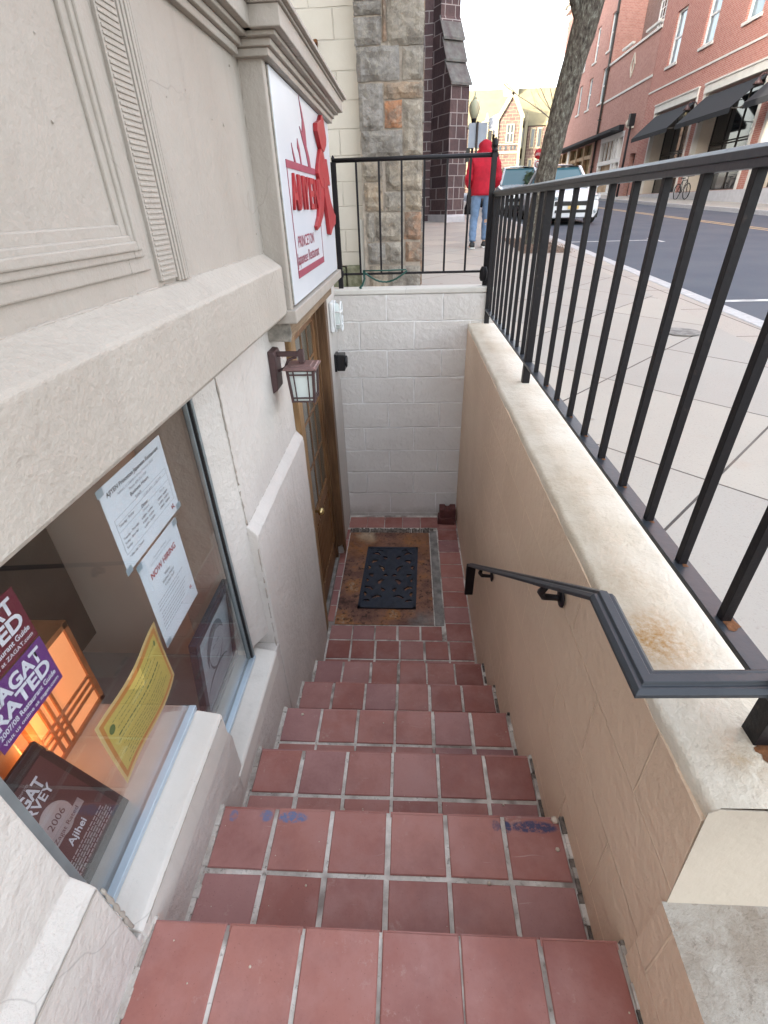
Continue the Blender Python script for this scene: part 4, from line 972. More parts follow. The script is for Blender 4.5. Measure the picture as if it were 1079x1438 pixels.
# ================================================================== STREET-SIDE RAILING
SR = thing('side_railing', 'black iron railing with square bars standing on the long white wall cap', 'railing', (.55, 2.1, 0))
RX = .55
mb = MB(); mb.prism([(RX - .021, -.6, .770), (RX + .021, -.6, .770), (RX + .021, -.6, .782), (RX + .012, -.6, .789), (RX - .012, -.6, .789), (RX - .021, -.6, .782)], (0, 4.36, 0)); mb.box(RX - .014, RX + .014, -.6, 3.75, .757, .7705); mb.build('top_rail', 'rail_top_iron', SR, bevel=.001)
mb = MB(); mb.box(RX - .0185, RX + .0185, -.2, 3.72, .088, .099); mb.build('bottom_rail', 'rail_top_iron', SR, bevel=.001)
for y in (.477, 2.285, 3.655):
    mb = MB(); mb.box(RX - .0165, RX + .0165, y - .0165, y + .0165, -.02, .7575); mb.build('post', 'black_iron', SR, bevel=.001)
first = MB(); first.box(-.0083, .0083, -.0083, .0083, .098, .758)
b0 = first.build('bar', 'black_iron', SR, bevel=.0008); b0.location = (RX, .637, 0)
ys = [.795, .952, 1.113, 1.274, 1.437, 1.598, 1.768, 1.935, 2.115, 2.42, 2.56, 2.70, 2.84, 2.98, 3.12, 3.26, 3.40, 3.54, .32, .16, 0.0, -.16]
b0.matrix_parent_inverse = Matrix.Translation(SR.location).inverted()
for y in ys:
    c = b0.copy(); COL.objects.link(c); c.location = (RX, y, 0)
mb = MB()
for y in ys[:8] + [.637]:
    mb = MB(); blot(mb, RX + .003, y - .012, .006 if y > .7 else .015, .007 if y > .7 else .02, .0996, n=14, seed=int(y * 100)); mb.build('rust_patch', 'rust_spot', SR)
mb = MB(); blot(mb, RX, .450, .022, .020, .0032, n=18, seed=9); mb.build('rust_patch', 'rust_spot', SR)

ER = thing('end_railing', 'low black iron guard rail with thin bars on the end wall coping', 'railing', (.02, 3.71, .24))
EY = 3.715
mb = MB(); mb.tube([(-.487, EY, .972), (.548, EY, .975)], .0125, 8); mb.build('top_rail', 'black_iron', ER)
mb = MB(); mb.box(-.52, .53, EY - .007, EY + .007, .322, .336); mb.build('bottom_rail', 'black_iron', ER)
mb = MB(); mb.box(-.495, -.463, EY - .015, EY + .015, .225, .965); mb.lathe([(.010, .96), (.012, .985), (.004, 1.0)], (-.479, EY, 0), 8); mb.box(-.500, -.458, EY - .02, EY + .02, .31, .35); mb.build('post', 'black_iron', ER, bevel=.002)
mb = MB(); mb.box(.509, .541, EY - .015, EY + .015, -.02, .985); mb.lathe([(.016, .985), (.020, .998), (.010, 1.008), (.019, 1.022), (.017, 1.040), (.003, 1.062)], (.525, EY, 0), 10); mb.lathe([(.02, .27), (.028, .29), (.028, .335), (.018, .36)], (.512, EY - .01, 0), 8); mb.build('post', 'black_iron', ER, bevel=.002)
for i in range(1, 7):
    x = -.479 + i * .1434; mb = MB(); mb.box(x - .0065, x + .0065, EY - .0065, EY + .0065, .33, .965); mb.build('bar', 'black_iron', ER)
hs_ = MB(); pts = []
for i in range(26):
    a = i / 25; pts.append((-.315 + .30 * a, EY - .018 - .01 * math.sin(a * 9), .345 - .07 * math.sin(a * math.pi) * (1 if i % 2 else .97)))
hs_.tube(pts, .006, 7); hs_.tube([(-.315, EY - .015, .352), (-.31, EY - .02, .30), (-.325, EY - .03, .262), (-.345, EY - .03, .243), (-.335, EY - .05, .246)], .0075, 7); hs_.tube([(-.32, EY - .018, .350), (-.15, EY - .016, .349), (-.02, EY - .018, .352)], .005, 6)
tag(hs_.build('garden_hose', 'hose_green'), 'short dark green hose looped along the foot of the end railing', 'hose')

# ================================================================== MAT, BRICKS
MT = thing('door_mat', 'dark blue black rubber mat with scrollwork cut-outs on the landing', 'doormat', (-.15, 2.8, LZ + .003))
mx0, my0, mw_, mh_, mang = -.352, 2.452, .405, .705, R(2.0)
holes = []
q = random.Random(12)
for sx_ in (-1, 1):
    for (u, v, a, b, r_) in ((.30, .88, .07, .020, .3), (.33, .74, .05, .025, -.6), (.15, .62, .075, .020, 1.0), (.34, .50, .045, .022, .9), (.17, .40, .06, .022, -1.0), (.34, .30, .07, .020, .5), (.20, .17, .075, .018, -.3), (.36, .11, .05, .016, .2), (.12, .80, .045, .022, 1.3), (.40, .63, .05, .014, 1.5), (.08, .50, .035, .02, 0), (.10, .27, .045, .018, 1.2), (.40, .20, .05, .014, 1.4), (.40, .42, .04, .014, 1.3), (.25, .94, .05, .012, 0)):
        holes.append(((.5 + sx_ * (.5 - (.5 - u)) * 1.0) * mw_ if False else (.5 + sx_ * u) * mw_, v * mh_, a * mw_ * 1.25, b * mw_ * 1.6, r_ * sx_))
NX, NY = 58, 100
def hole(x, y):
    if x < .022 or x > mw_ - .022 or y < .022 or y > mh_ - .022: return False
    for (cx, cy, a, b, r_) in holes:
        dx, dy = x - cx, y - cy; c, s_ = math.cos(r_), math.sin(r_); u = dx * c + dy * s_; v = -dx * s_ + dy * c; v += .35 * u * u / max(a, .01) * 1.2
        if (u / a) ** 2 + (v / b) ** 2 < 1: return True
    return False
grid = [[not hole((i + .5) * mw_ / NX, (j + .5) * mh_ / NY) for j in range(NY)] for i in range(NX)]
def mpt(i, j, z):
    x, y = i * mw_ / NX, j * mh_ / NY; c, s_ = math.cos(mang), math.sin(mang); return (mx0 + x * c + y * s_ * 1.0, my0 - x * s_ * .2 + y * c, z)
mb = MB(); zt, zb_ = LZ + .013, LZ + .003; idx = {}; vs = []; fs = []
def vi(i, j, t):
    k = (i, j, t)
    if k not in idx: idx[k] = len(vs); vs.append(mpt(i, j, zt + (.0014 * math.sin(i * .55) * math.sin(j * .45)) if t else zb_))
    return idx[k]
for i in range(NX):
    for j in range(NY):
        if not grid[i][j]: continue
        fs.append((vi(i, j, 1), vi(i + 1, j, 1), vi(i + 1, j + 1, 1), vi(i, j + 1, 1)))
        for (di, dj, a, b) in ((-1, 0, (i, j), (i, j + 1)), (1, 0, (i + 1, j + 1), (i + 1, j)), (0, -1, (i + 1, j), (i, j)), (0, 1, (i, j + 1), (i + 1, j + 1))):
            ii, jj = i + di, j + dj
            if ii < 0 or jj < 0 or ii >= NX or jj >= NY or not grid[ii][jj]: fs.append((vi(*a, 0), vi(*b, 0), vi(*b, 1), vi(*a, 1)))
mb.add(vs, fs, 0, True); mb.build('rubber_lattice', 'mat_rubber', MT)
mb = MB()
for (a, b, c, d) in ((0, 1, 0, .03), (0, 1, .97, 1), (0, .05, 0, 1), (.95, 1, 0, 1)):
    p = [mpt(a * NX, c * NY, zt), mpt(b * NX, c * NY, zt), mpt(b * NX, d * NY, zt), mpt(a * NX, d * NY, zt)]; mb.prism(p, (0, 0, .003))
mb.build('raised_border', 'mat_rubber', MT, bevel=.001)
# three stacked pieces of brick in the corner
for i, (x0_, x1_, y0_, y1_, z0_, z1_, rot, lab) in enumerate(((.255, .400, 3.50, 3.60, 0, .032, -3, 'flat dark red tile piece at the bottom of the corner stack'), (.262, .405, 3.49, 3.60, .033, .066, 4, 'dark red brick piece in the middle of the corner stack'), (.268, .405, 3.505, 3.60, .067, .150, 0, 'notched dark red brick topmost in the corner stack'))):
    mb = MB(); cx, cy = (x0_ + x1_) / 2, (y0_ + y1_) / 2; X = Matrix.Translation((cx, cy, LZ + .003)) @ Matrix.Rotation(R(rot), 4, 'Z')
    w2, d2 = (x1_ - x0_) / 2, (y1_ - y0_) / 2
    if i < 2: mb.box(-w2, w2, -d2, d2, z0_, z1_, X=X)
    else:
        pr = [(-w2, z0_), (w2, z0_), (w2, z1_), (.022, z1_), (.016, z1_ - .014), (0, z1_ - .019), (-.016, z1_ - .014), (-.022, z1_), (-w2, z1_)]
        mb.prism([X @ Vector((a, -d2, b)) for a, b in pr], X.to_3x3() @ Vector((0, 2 * d2, 0)))
    tag(mb.build('brick', 'brick_block', bevel=.004), lab, 'brick', 'loose bricks stacked on the landing')
# ================================================================== BLOCK-WALL HOUSE WITH STONE PILLAR
BH = thing('neighbouring_house', 'cream blockwork side wall of the next house, above the restaurant cornice', 'building', (-2, 5.7, 0))
mb = MB(); mb.box(-3.4, -.44, 5.70, 12.0, .205, 7.5); mb.build('wall', 'cream_block', BH)
mb = MB(); q = random.Random(6)
x = -1.6
while x < -.45: w_ = q.uniform(.2, .4); mb.box(x, min(x + w_, -.45), 5.66 + q.uniform(-.02, .01), 5.8, -.2, .205 + q.uniform(-.03, .01), 0); x += w_ + .012
mb.build('footing', 'mossy_stone', BH, bevel=.02)
mb = MB(); mb.box(-.86, -.80, 5.66, 5.70, 1.915, 1.955); mb.box(-.815, -.795, 5.60, 5.67, 1.925, 1.945); mb.build('bracket_stub', 'rust_spot', BH)
mb = MB(); mb.box(-.50, -.455, 5.62, 5.70, .0, .62); mb.build('conduit', 'limestone', BH, bevel=.01)
SP = thing('stone_pillar', 'tall rough stone pillar of grey and orange blocks behind the end railing', 'pillar', (-.17, 5.6, 0))
px0, px1 = -.462, .118
def PZ(y):   # zoom pixel row -> height on the pillar face
    py = y / 3.344; th = math.atan((719 - py) / 677.06) - R(32.33); return .72 + 5.5 * math.tan(th)
def PXx(x): return px0 + (x - 190) / (525 - 190) * (px1 - px0)
rects = [(190, 320, 0, 66, .15), (190, 320, 74, 208, .1), (325, 345, -60, 195, .7), (350, 524, -60, 215, .32), (190, 320, -60, -6, .2),
 (195, 405, 214, 378, .05), (422, 524, 220, 378, .3), (200, 322, 390, 612, .08), (328, 524, 388, 464, .62), (330, 418, 472, 602, 1.0), (426, 524, 474, 732, .35),
 (206, 420, 612, 742, .12), (206, 312, 752, 850, .45), (330, 524, 742, 895, .42), (210, 312, 858, 990, .55), (322, 428, 902, 992, .3), (438, 524, 902, 990, .5),
 (215, 258, 1000, 1135, .3), (266, 420, 1000, 1130, .35), (430, 524, 998, 1128, .8), (218, 318, 1142, 1240, .15), (326, 425, 1140, 1242, .3), (436, 524, 1138, 1232, .72), (222, 332, 1250, 1400, .45), (340, 524, 1250, 1400, .3)]
mb = MB(); q = random.Random(11)
def stoneblock(mb, x0, x1, z0, z1, yf, d, t):
    nx, nz = max(3, int((x1 - x0) / .035)), max(3, int((z1 - z0) / .035)); vs = []
    for i in range(nx + 1):
        for k in range(nz + 1):
            e = min(i, nx - i, k, nz - k); y = yf - (0 if e == 0 else .012 + q.uniform(0, .020)) ; jx = q.uniform(-.004, .004)
            vs.append((x0 + (x1 - x0) * i / nx + jx, y, z0 + (z1 - z0) * k / nz + q.uniform(-.004, .004)))
    n = len(vs)
    mb.add(vs, [(i * (nz + 1) + k, (i + 1) * (nz + 1) + k, (i + 1) * (nz + 1) + k + 1, i * (nz + 1) + k + 1) for i in range(nx) for k in range(nz)], 0, False, t)
    mb.box(x0 + .004, x1 - .004, yf + .0015, yf + d, z0 + .004, z1 - .004, 0, t)
for (a, b, c, d, t) in rects: stoneblock(mb, PXx(a), PXx(b), PZ(d), PZ(c), 5.50, .08, t)
z = -.3
while z < PZ(-60) + 3.5:    # return faces and the courses above the frame
    h = q.uniform(.14, .26); y = 5.52
    while y < 6.2: l = q.uniform(.18, .35); mb.box(px1 - .03, px1 + q.uniform(.0, .014), y, min(y + l, 6.2) - .012, z + .006, z + h - .006, 0, q.random()); y += l
    if z > PZ(-60): 
        x = px0
        while x < px1 - .02: l = q.uniform(.15, .3); stoneblock(mb, x, min(x + l, px1) - .01, z + .006, z + h - .006, 5.5, .08, q.random()); x += l
    z += h
mb.build('stone_blocks', 'pillar_stone', SP, bevel=.006)
mb = MB(); mb.box(px0 + .012, px1 - .008, 5.510, 6.2, -.3, 6.2); mb.build('mortar_core', 'pillar_mortar', SP)

# ================================================================== CHURCH
CH = thing('stone_church', 'dark purplish stone church flank with a stepped angle buttress', 'building', (0, 22, .3))
mb = MB(); mb.box(-6, .98, 18.35, 58, 0, 20); mb.box(-14, -2.4, 12.2, 18.34, 0, 14); mb.build('wall', 'church_stone', CH)  # unseen rear block added, main block raised and lengthened, to shade the brick front
# diagonal buttress, stepped back in three weatherings (local s = outwards to the street and the camera)
bc = Vector((.98, 18.35, 0)); bs = Vector((.45, -.893, 0)).normalized(); bt = Vector((-bs.y, bs.x, 0)); HWt = .30
def bpt(s_, t, z): p = bc + bs * s_ + bt * t; return (p.x, p.y, z)
stages = [(.10, 3.55, .80), (3.60, 4.05, .80), (4.10, 4.50, .62), (4.55, 4.95, .46)]
body = MB(); wth = MB()
prof = [(-.6, .1), (.92, .1), (.92, 3.50), (.60, 4.02), (.60, 4.05), (.44, 4.50), (.44, 4.53), (.28, 4.98), (.26, 5.0), (.26, 9.5), (-.6, 9.5)]
n = len(prof); vs = [bpt(s_, t, z) for t in (-HWt, HWt) for s_, z in prof]
fs = [(tuple(range(n))), tuple(range(n, 2 * n))[::-1]]
body.add(vs, [fs[0]], 0); body.add(vs, [fs[1]], 0)
for i in range(n):
    j = (i + 1) % n; body.add([vs[i], vs[i + n], vs[j + n], vs[j]], [(0, 1, 2, 3)], 1)
body.build('buttress', ['church_stone_shaded', 'church_stone_lit'], CH)
for (sa, za, sb, zb) in ((.95, 3.50, .60, 4.03), (.63, 4.03, .44, 4.50), (.47, 4.50, .26, 4.96)):
    mb = MB(); e = .05
    P = [(sa + e, za - .02), (sa + e, za + .045), (sb - .02, zb + .05), (sb - .02, zb - .02)]
    vs = [bpt(s_, t, z) for t in (-HWt - .035, HWt + .035) for s_, z in P]
    mb.add(vs, [(0, 1, 2, 3), (7, 6, 5, 4), (0, 4, 5, 1), (1, 5, 6, 2), (2, 6, 7, 3), (3, 7, 4, 0)]); mb.build('weathering', 'weathering_stone', CH, bevel=.01)
mb = MB(); P = [(-.6, .08), (.98, .08), (.98, .42), (.93, .47), (-.6, .47)]
vs = [bpt(s_, t, z) for t in (-HWt - .04, HWt + .04) for s_, z in P]; m_ = 5
mb.add(vs, [tuple(range(5)), tuple(range(5, 10))[::-1]] + [(i, i + 5, (i + 1) % 5 + 5, (i + 1) % 5) for i in range(5)]); mb.build('base_course', 'pale_base' if 'pale_base' in M else 'granite_base', CH, bevel=.01)

# ================================================================== RED BRICK STREET FRONT (plane X = 13.6 + AZ*Y)
FX = 13.6
def f(y, z, d=0): return (FX + d + AZ * y, y, z)       # d > 0 goes into the building
def fbox(mb, y0, y1, z0, z1, d0, d1, mat=0):
    mb.add([f(y0, z0, d0), f(y1, z0, d0), f(y1, z1, d0), f(y0, z1, d0), f(y0, z0, d1), f(y1, z0, d1), f(y1, z1, d1), f(y0, z1, d1)],
           [(0, 1, 2, 3), (7, 6, 5, 4), (0, 4, 5, 1), (1, 5, 6, 2), (2, 6, 7, 3), (3, 7, 4, 0)], mat)
def wall_with(mb, y0, y1, z0, z1, holes, d0=0, d1=.9, mat=0):
    ys_ = sorted({y0, y1} | {h[0] for h in holes} | {h[1] for h in holes})
    for a, b in zip(ys_, ys_[1:]):
        hs2 = sorted([(h[2], h[3]) for h in holes if h[0] <= a + 1e-6 and h[1] >= b - 1e-6]); z = z0
        for c, d in hs2:
            if c > z: fbox(mb, a, b, z, c, d0, d1, mat)
            z = d
        if z < z1: fbox(mb, a, b, z, z1, d0, d1, mat)
def sash(parent, y0, y1, z0, z1, gm='sky_glass', cols=1, rows=2, dep=.10):
    mb = MB()
    for (a, b, c, d) in ((y0, y0 + .10, z0, z1), (y1 - .10, y1, z0, z1), (y0 + .1, y1 - .1, z0, z0 + .09), (y0 + .1, y1 - .1, z1 - .10, z1)): fbox(mb, a, b, c, d, dep, dep + .12)
    for r_ in range(1, rows): zz = z0 + (z1 - z0) * r_ / rows; fbox(mb, y0 + .1, y1 - .1, zz - .035, zz + .035, dep + .02, dep + .1)
    for c_ in range(1, cols): yy = y0 + (y1 - y0) * c_ / cols; fbox(mb, yy - .018, yy + .018, z0 + .09, z1 - .1, dep + .04, dep + .09)
    if cols > 1:
        for r_ in range(1, 5): zz = z0 + (z1 - z0) * r_ / 5; fbox(mb, y0 + .1, y1 - .1, zz - .014, zz + .014, dep + .042, dep + .088)
    w_ = mb.build('window', 'white_frame', parent)
    mb = MB(); fbox(mb, y0 + .08, y1 - .08, z0 + .07, z1 - .08, dep + .065, dep + .075); mb.build('pane', gm, w_)
    mb = MB(); fbox(mb, y0 - .10, y1 + .10, z0 - .12, z0 - .001, -.07, .12); mb.build('sill', 'limestone', w_)
    return w_
RA = thing('brick_shop_building', 'red brick building with tall recessed shop windows under black awnings across the street', 'building', f(30, .6))
ops = [(32.45, 37.65, 1.0, 5.02), (26.3, 31.55, 1.0, 5.02), (20.1, 25.35, 1.0, 5.02), (13.9, 19.2, 1.0, 5.02)]
up = [(36.25, 37.55, 7.05, 9.32), (32.25, 33.55, 7.05, 9.32), (28.25, 29.55, 7.05, 9.32), (24.25, 25.55, 7.05, 9.32), (20.25, 21.55, 7.05, 9.32), (16.25, 17.55, 7.05, 9.32)]
mb = MB(); wall_with(mb, 12, 39.45, .98, 14.0, ops + up); mb.build('wall', 'red_brick', RA)
mb = MB(); fbox(mb, 12, 39.45, -.2, .98, -.035, .9); mb.build('granite_base', 'granite_base', RA)
mb = MB(); fbox(mb, 12, 39.45, 6.13, 6.21, -.035, .01); mb.build('string_course', 'limestone', RA)
for i, (a, b, c, d) in enumerate(ops):
    mb = MB(); fbox(mb, a - .12, b + .12, 5.0, 5.33, -.07, .1); fbox(mb, a - .14, b + .14, 5.33, 5.40, -.11, .1); mb.build('lintel', 'limestone', RA)
    for (e0, e1, r0, r1) in ((a - .16, a + .03, a - .01, a + .05), (b - .03, b + .16, b - .05, b + .01)):
        mb = MB(); fbox(mb, e0, e1, .98, 5.0, -.03, .2); mb.build('opening_trim', 'limestone', RA)
        mb = MB(); fbox(mb, r0, r1, 1.0, 5.0, .2005, .88); mb.build('opening_reveal', 'cream_pier', RA)
    mb = MB(); wv = (b - a - .1)
    for k in range(5): y = a + .05 + wv * k / 4; fbox(mb, y - .035, y + .035, 1.0, 5.0, .78, .86)
    for z in (1.03, 2.9, 3.0, 4.96): fbox(mb, a + .05, b - .05, z - .03, z + .03, .785, .855)
    w_ = mb.build('shop_window', 'dark_frame', RA)
    mb = MB(); fbox(mb, a + .05, b - .05, 1.0, 5.0, .815, .825, 0); mb.build('pane', 'dark_glass', w_)
    mb = MB(); q = random.Random(i)
    for k in range(3): y = a + .35 + k * wv / 3.3; fbox(mb, y, y + .9, 1.1 + q.uniform(0, .3), 1.7 + q.uniform(.4, 1.8), .9, 1.0, k % 2)
    # awning
    aw = MB(); y0_, y1_ = a - .02, b - .1
    za, zb2, dd = 4.86, 3.84, -1.15
    aw.add([f(y0_, za, -.01), f(y1_, za, -.01), f(y1_, zb2, dd), f(y0_, zb2, dd), f(y0_, za - .03, -.01), f(y1_, za - .03, -.01), f(y1_, zb2 - .03, dd), f(y0_, zb2 - .03, dd)],
           [(0, 1, 2, 3), (7, 6, 5, 4), (0, 3, 7, 4), (1, 5, 6, 2)])
    fbox(aw, y0_, y1_, zb2 - .20, zb2 - .005, dd - .012, dd + .012)
    ao = aw.build('awning', 'awning_cloth', RA)
    arm = MB()
    for y in (y0_ + .05, y1_ - .05): arm.tube([f(y, 3.9, -.02), f(y, zb2 - .05, dd + .03)], .022, 6)
    arm.build('awning_arm', 'dark_frame', ao)
    gl = MB(); yy = a - .45
    gl.tube([f(yy, 4.55, -.02), f(yy, 4.75, -.18), f(yy, 4.8, -.42), f(yy, 4.66, -.55)], .025, 7); gl.lathe([(.03, 0), (.05, -.06), (.19, -.22), (.17, -.23)][::1], f(yy, 4.68, -.55), 12)
    gl.build('gooseneck_lamp', 'bronze_paint', RA)
for a, b, c, d in up: sash(RA, a, b, c, d, cols=1)
RB = thing('old_brick_building', 'pale red brick building with a recessed upper floor and a diamond medallion', 'building', f(44, .8))
mb = MB(); wall_with(mb, 39.5, 48.9, 0, 9.15, [(42.6, 48.0, .95, 4.75), (39.7, 40.7, .7, 3.3)]); mb.build('wall', 'old_brick', RB)
mb = MB(); fbox(mb, 39.5, 48.9, 9.15, 9.28, -.08, .5); mb.build('coping', 'limestone', RB)
mb = MB(); fbox(mb, 39.5, 48.9, 6.98, 7.10, -.05, .01); mb.build('string_course', 'limestone', RB)
mb = MB()
pts = [f(43.6 + .42 * math.sin(a * math.pi / 2), 8.25 + .62 * math.cos(a * math.pi / 2), -.03) for a in range(4)]
for i in range(4): mb.bar(pts[i], pts[(i + 1) % 4], .05, .05)
p2_ = [f(43.6 + .2 * math.sin(a * math.pi / 6), 8.25 + .38 * math.cos(a * math.pi / 6), -.03) for a in range(13)]; mb.tube(p2_, .025, 5)
mb.build('medallion', 'cream_pier', RB)
mb = MB(); wall_with(mb, 39.5, 49.0, 9.2, 14.5, [(40.0, 42.0, 9.6, 11.9), (44.5, 46.3, 9.6, 11.9)], 1.9, 2.6); fbox(mb, 39.45, 39.6, 9.2, 14, .9, 2.6); mb.build('upper_wall', 'dark_brick', RB)
for a, b in ((40.0, 42.0), (44.5, 46.3)): sash(RB, a, b, 9.6, 11.9, 'dark_glass', cols=4, dep=1.95)
mb = MB(); fbox(mb, 42.6, 48.0, .95, 4.75, .28, .30); mb.build('shop_glazing', 'shop_wood', RB)
mb = MB()
for y in (42.6, 43.7, 44.4, 47.7): fbox(mb, y, y + .28, .95, 4.75, .02, .27)
fbox(mb, 42.6, 48.0, 3.0, 3.25, .0, .27); fbox(mb, 42.6, 48, .8, 1.25, .0, .27); fbox(mb, 42.6, 48, 4.45, 4.75, .0, .27)
for y in (45.2, 46.0, 46.9): fbox(mb, y, y + .08, 3.25, 4.45, .1, .26)
mb.build('shopfront', 'white_frame', RB)
mb = MB(); fbox(mb, 43.0, 60.5, 4.80, 5.10, -.34, .02); fbox(mb, 43.0, 60.5, 4.74, 4.80, -.9, -.04); mb.build('fascia_awning', 'awning_cloth', RB)
mb = MB(); fbox(mb, 39.7, 40.7, .7, 3.3, .3, .34); mb.build('door', 'dark_frame', RB)
mb = MB(); fbox(mb, 40.9, 41.35, 4.7, 5.2, -.28, -.05); mb.lathe([(.03, 0), (.16, .08), (.2, .3), (.1, .42), (.02, .5)], f(41.5, 4.75, -.25), 10); mb.build('wall_lamp', 'pale_lamp' if 'pale_lamp' in M else 'cream_pier', RB)
mb = MB(); mb.tube([f(49.0, .8, -.1), f(49.0, 14.4, -.1)], .085, 8)
for z in (3, 6, 9, 12): mb.box(*[v for v in (f(49, z, -.22)[0], f(49, z, -.02)[0], 48.87, 49.13, z, z + .08)])
mb.build('downpipe', 'dark_frame', RB)
RC = thing('corner_brick_building', 'tall far red brick building with paired white sash windows beyond the downpipe', 'building', f(56, 1.2))
wins = [(49.5, 50.5, 10.25, 12.35), (53.2, 54.15, 10.25, 12.35), (49.6, 50.6, 7.2, 9.3), (53.3, 54.3, 7.25, 9.3), (56.4, 57.35, 7.3, 9.3), (56.6, 57.5, 10.3, 12.4), (60, 61, 7.3, 9.3), (60, 61, 10.3, 12.4)]
mb = MB(); wall_with(mb, 49.05, 66, 0, 17.0, wins + [(50.0, 57.5, 1.6, 4.7), (58.4, 64.5, 1.6, 4.7)]); fbox(mb, 48.93, 49.045, 9.3, 17.0, .0, 2.7); mb.build('wall', 'old_brick', RC)
for w0 in wins: sash(RC, *w0)
mb = MB(); fbox(mb, 48.9, 66.4, 16.4, 16.9, -.55, 0); fbox(mb, 48.9, 66.4, 16.0, 16.4, -.3, 0); mb.build('cornice', 'limestone', RC)
mb = MB(); fbox(mb, 50, 57.5, 1.6, 4.7, .3, .32); fbox(mb, 58.4, 64.5, 1.6, 4.7, .3, .32); mb.build('shop_glazing', 'warm_reflection', RC)
mb = MB()
for y in (50, 52.4, 54.8, 57.2, 58.4, 60.4, 62.4, 64.2): fbox(mb, y, y + .3, 1.5, 4.7, -.02, .28)
fbox(mb, 50, 64.5, 1.2, 1.62, -.02, .28); fbox(mb, 50, 64.5, 3.7, 3.95, .02, .27); mb.build('shopfront', 'shop_wood', RC)
mb = MB()
for y in (57.6,): fbox(mb, y, y + .7, 1.3, 4.9, -.05, .2)
mb.build('pilaster', 'white_frame', RC)

# ================================================================== GOTHIC BUILDING AT THE END OF THE STREET
GO = thing('gothic_hall', 'sunlit gothic stone hall with steep gable and huge pale roof closing the street', 'building', (15, 95, 2.4))
GY = 90
mb = MB(); mb.box(-12, 45, GY + 3, GY + 14, 1.5, 10.6); mb.build('wall', 'gothic_stone', GO)
mb = MB(); mb.prism([(-12, GY + 2.4, 10.4), (-12, GY + 8.5, 15.6), (-12, GY + 14.6, 10.4)], (57, 0, 0)); mb.build('roof', 'gothic_roof', GO)
mb = MB(); mb.box(14.4, 16.6, GY + 7.2, GY + 9.2, 14.5, 16.2); mb.build('roof_vent', 'gothic_trim', GO)
mb = MB(); mb.prism([(12.9, GY, 1.5), (16.2, GY, 1.5), (16.2, GY, 11.2), (14.64, GY, 13.6), (12.9, GY, 11.2)], (0, 6, 0)); mb.build('gable_wall', 'gothic_stone', GO)
mb = MB()
for (a, b) in (((12.7, 11.0), (14.64, 14.0)), ((16.4, 11.0), (14.64, 14.0))): mb.bar((a[0], GY - .1, a[1]), (b[0], GY - .1, b[1]), .3, .5)
for x in (12.75, 16.2): mb.box(x - .18, x + .18, GY - .2, GY + .3, 1.5, 11.3)
mb.box(12.9, 16.2, GY - .15, GY, 6.95, 7.25); mb.box(12.9, 16.2, GY - .15, GY, 8.0, 8.15)
for (x0_, x1_, z0_, z1_) in ((14.1, 14.28, 8.2, 10.4), (15.1, 15.28, 8.2, 10.4), (14.6, 14.78, 8.2, 10.4)): mb.box(x0_, x1_, GY - .12, GY, z0_, z1_)
for z in (8.2, 9.3, 10.3): mb.box(14.1, 15.28, GY - .11, GY, z, z + .15)
mb.build('trim', 'gothic_trim', GO)
mb = MB(); mb.box(14.28, 14.6, GY - .06, GY, 8.3, 10.3); mb.box(14.78, 15.1, GY - .06, GY, 8.3, 10.3)
for x in (13.3, 14.1, 14.9, 15.4): mb.box(x, x + .28, GY - .06, GY, 7.4, 7.9)
mb.build('window', 'dark_glass', GO)
mb = MB(); mb.prism([(9.4, GY + 1.9, 10.4), (13, GY + 1.9, 11.9), (13, GY + 1.9, 9.5), (9.4, GY + 1.9, 9.5)], (0, 4, 0)); mb.build('side_roof', 'sign_back', GO)
mb = MB(); tr = MB(); wn = MB()
for x in (9.8, 18.9, 23.5): mb.box(x - 1.3, x + 1.3, GY + 1.6, GY + 3.2, 1.5, 10.2)
for x in (8.2, 11.4, 17.2, 20.6, 22.1, 25): tr.box(x - .22, x + .22, GY + 1.3, GY + 3, 1.5, 10.9); tr.prism([(x - .3, GY + 1.2, 10.9), (x + .3, GY + 1.2, 10.9), (x, GY + 1.2, 12.0)], (0, .6, 0))
for x in (9.1, 10.1, 18.3, 19.3, 23, 24, 12.0, 16.7):
    tr.box(x - .34, x + .34, GY + 1.5, GY + 1.62, 7.6, 10.1); wn.box(x - .2, x + .2, GY + 1.42, GY + 1.49, 7.8, 9.9); tr.box(x - .34, x + .34, GY + 1.5, GY + 1.62, 3.4, 6.4); wn.box(x - .2, x + .2, GY + 1.42, GY + 1.49, 3.6, 6.2)
mb.build('bay', 'gothic_stone', GO); tr.build('buttress', 'gothic_trim', GO); wn.build('window', 'dark_glass', GO)

# ================================================================== STREET FURNITURE
LP = thing('street_lamp', 'old-fashioned black street lamp with a frosted acorn globe beside the church', 'street lamp', (2.28, 22, g(22)))
mb = MB(); bz = g(22); mb.lathe([(.17, 0), (.17, .2), (.11, .35), (.10, .6), (.06, .75), (.045, 1.5), (.042, 2.7), (.07, 2.75), (.09, 2.84), (.10, 2.88)], (2.28, 22, bz), 12); mb.build('pole', 'black_iron', LP)
mb = MB(); mb.lathe([(.10, 0), (.17, .16), (.195, .30), (.16, .44), (.07, .53)], (2.28, 22, bz + 2.88), 16); mb.build('globe', 'lamp_globe', LP)
mb = MB(); mb.lathe([(.08, 0), (.05, .06), (.02, .12), (.03, .17), (.004, .26)], (2.28, 22, bz + 3.40), 10); mb.build('finial', 'lamp_globe', LP)
GS = thing('parking_sign', 'grey back of a square street sign on a thin pole above the person in red', 'street sign', (1.76, 16, g(16)))
mb = MB(); mb.tube([(1.76, 16, g(16)), (1.76, 16, 2.52)], .03, 7); mb.build('pole', 'dark_frame', GS)
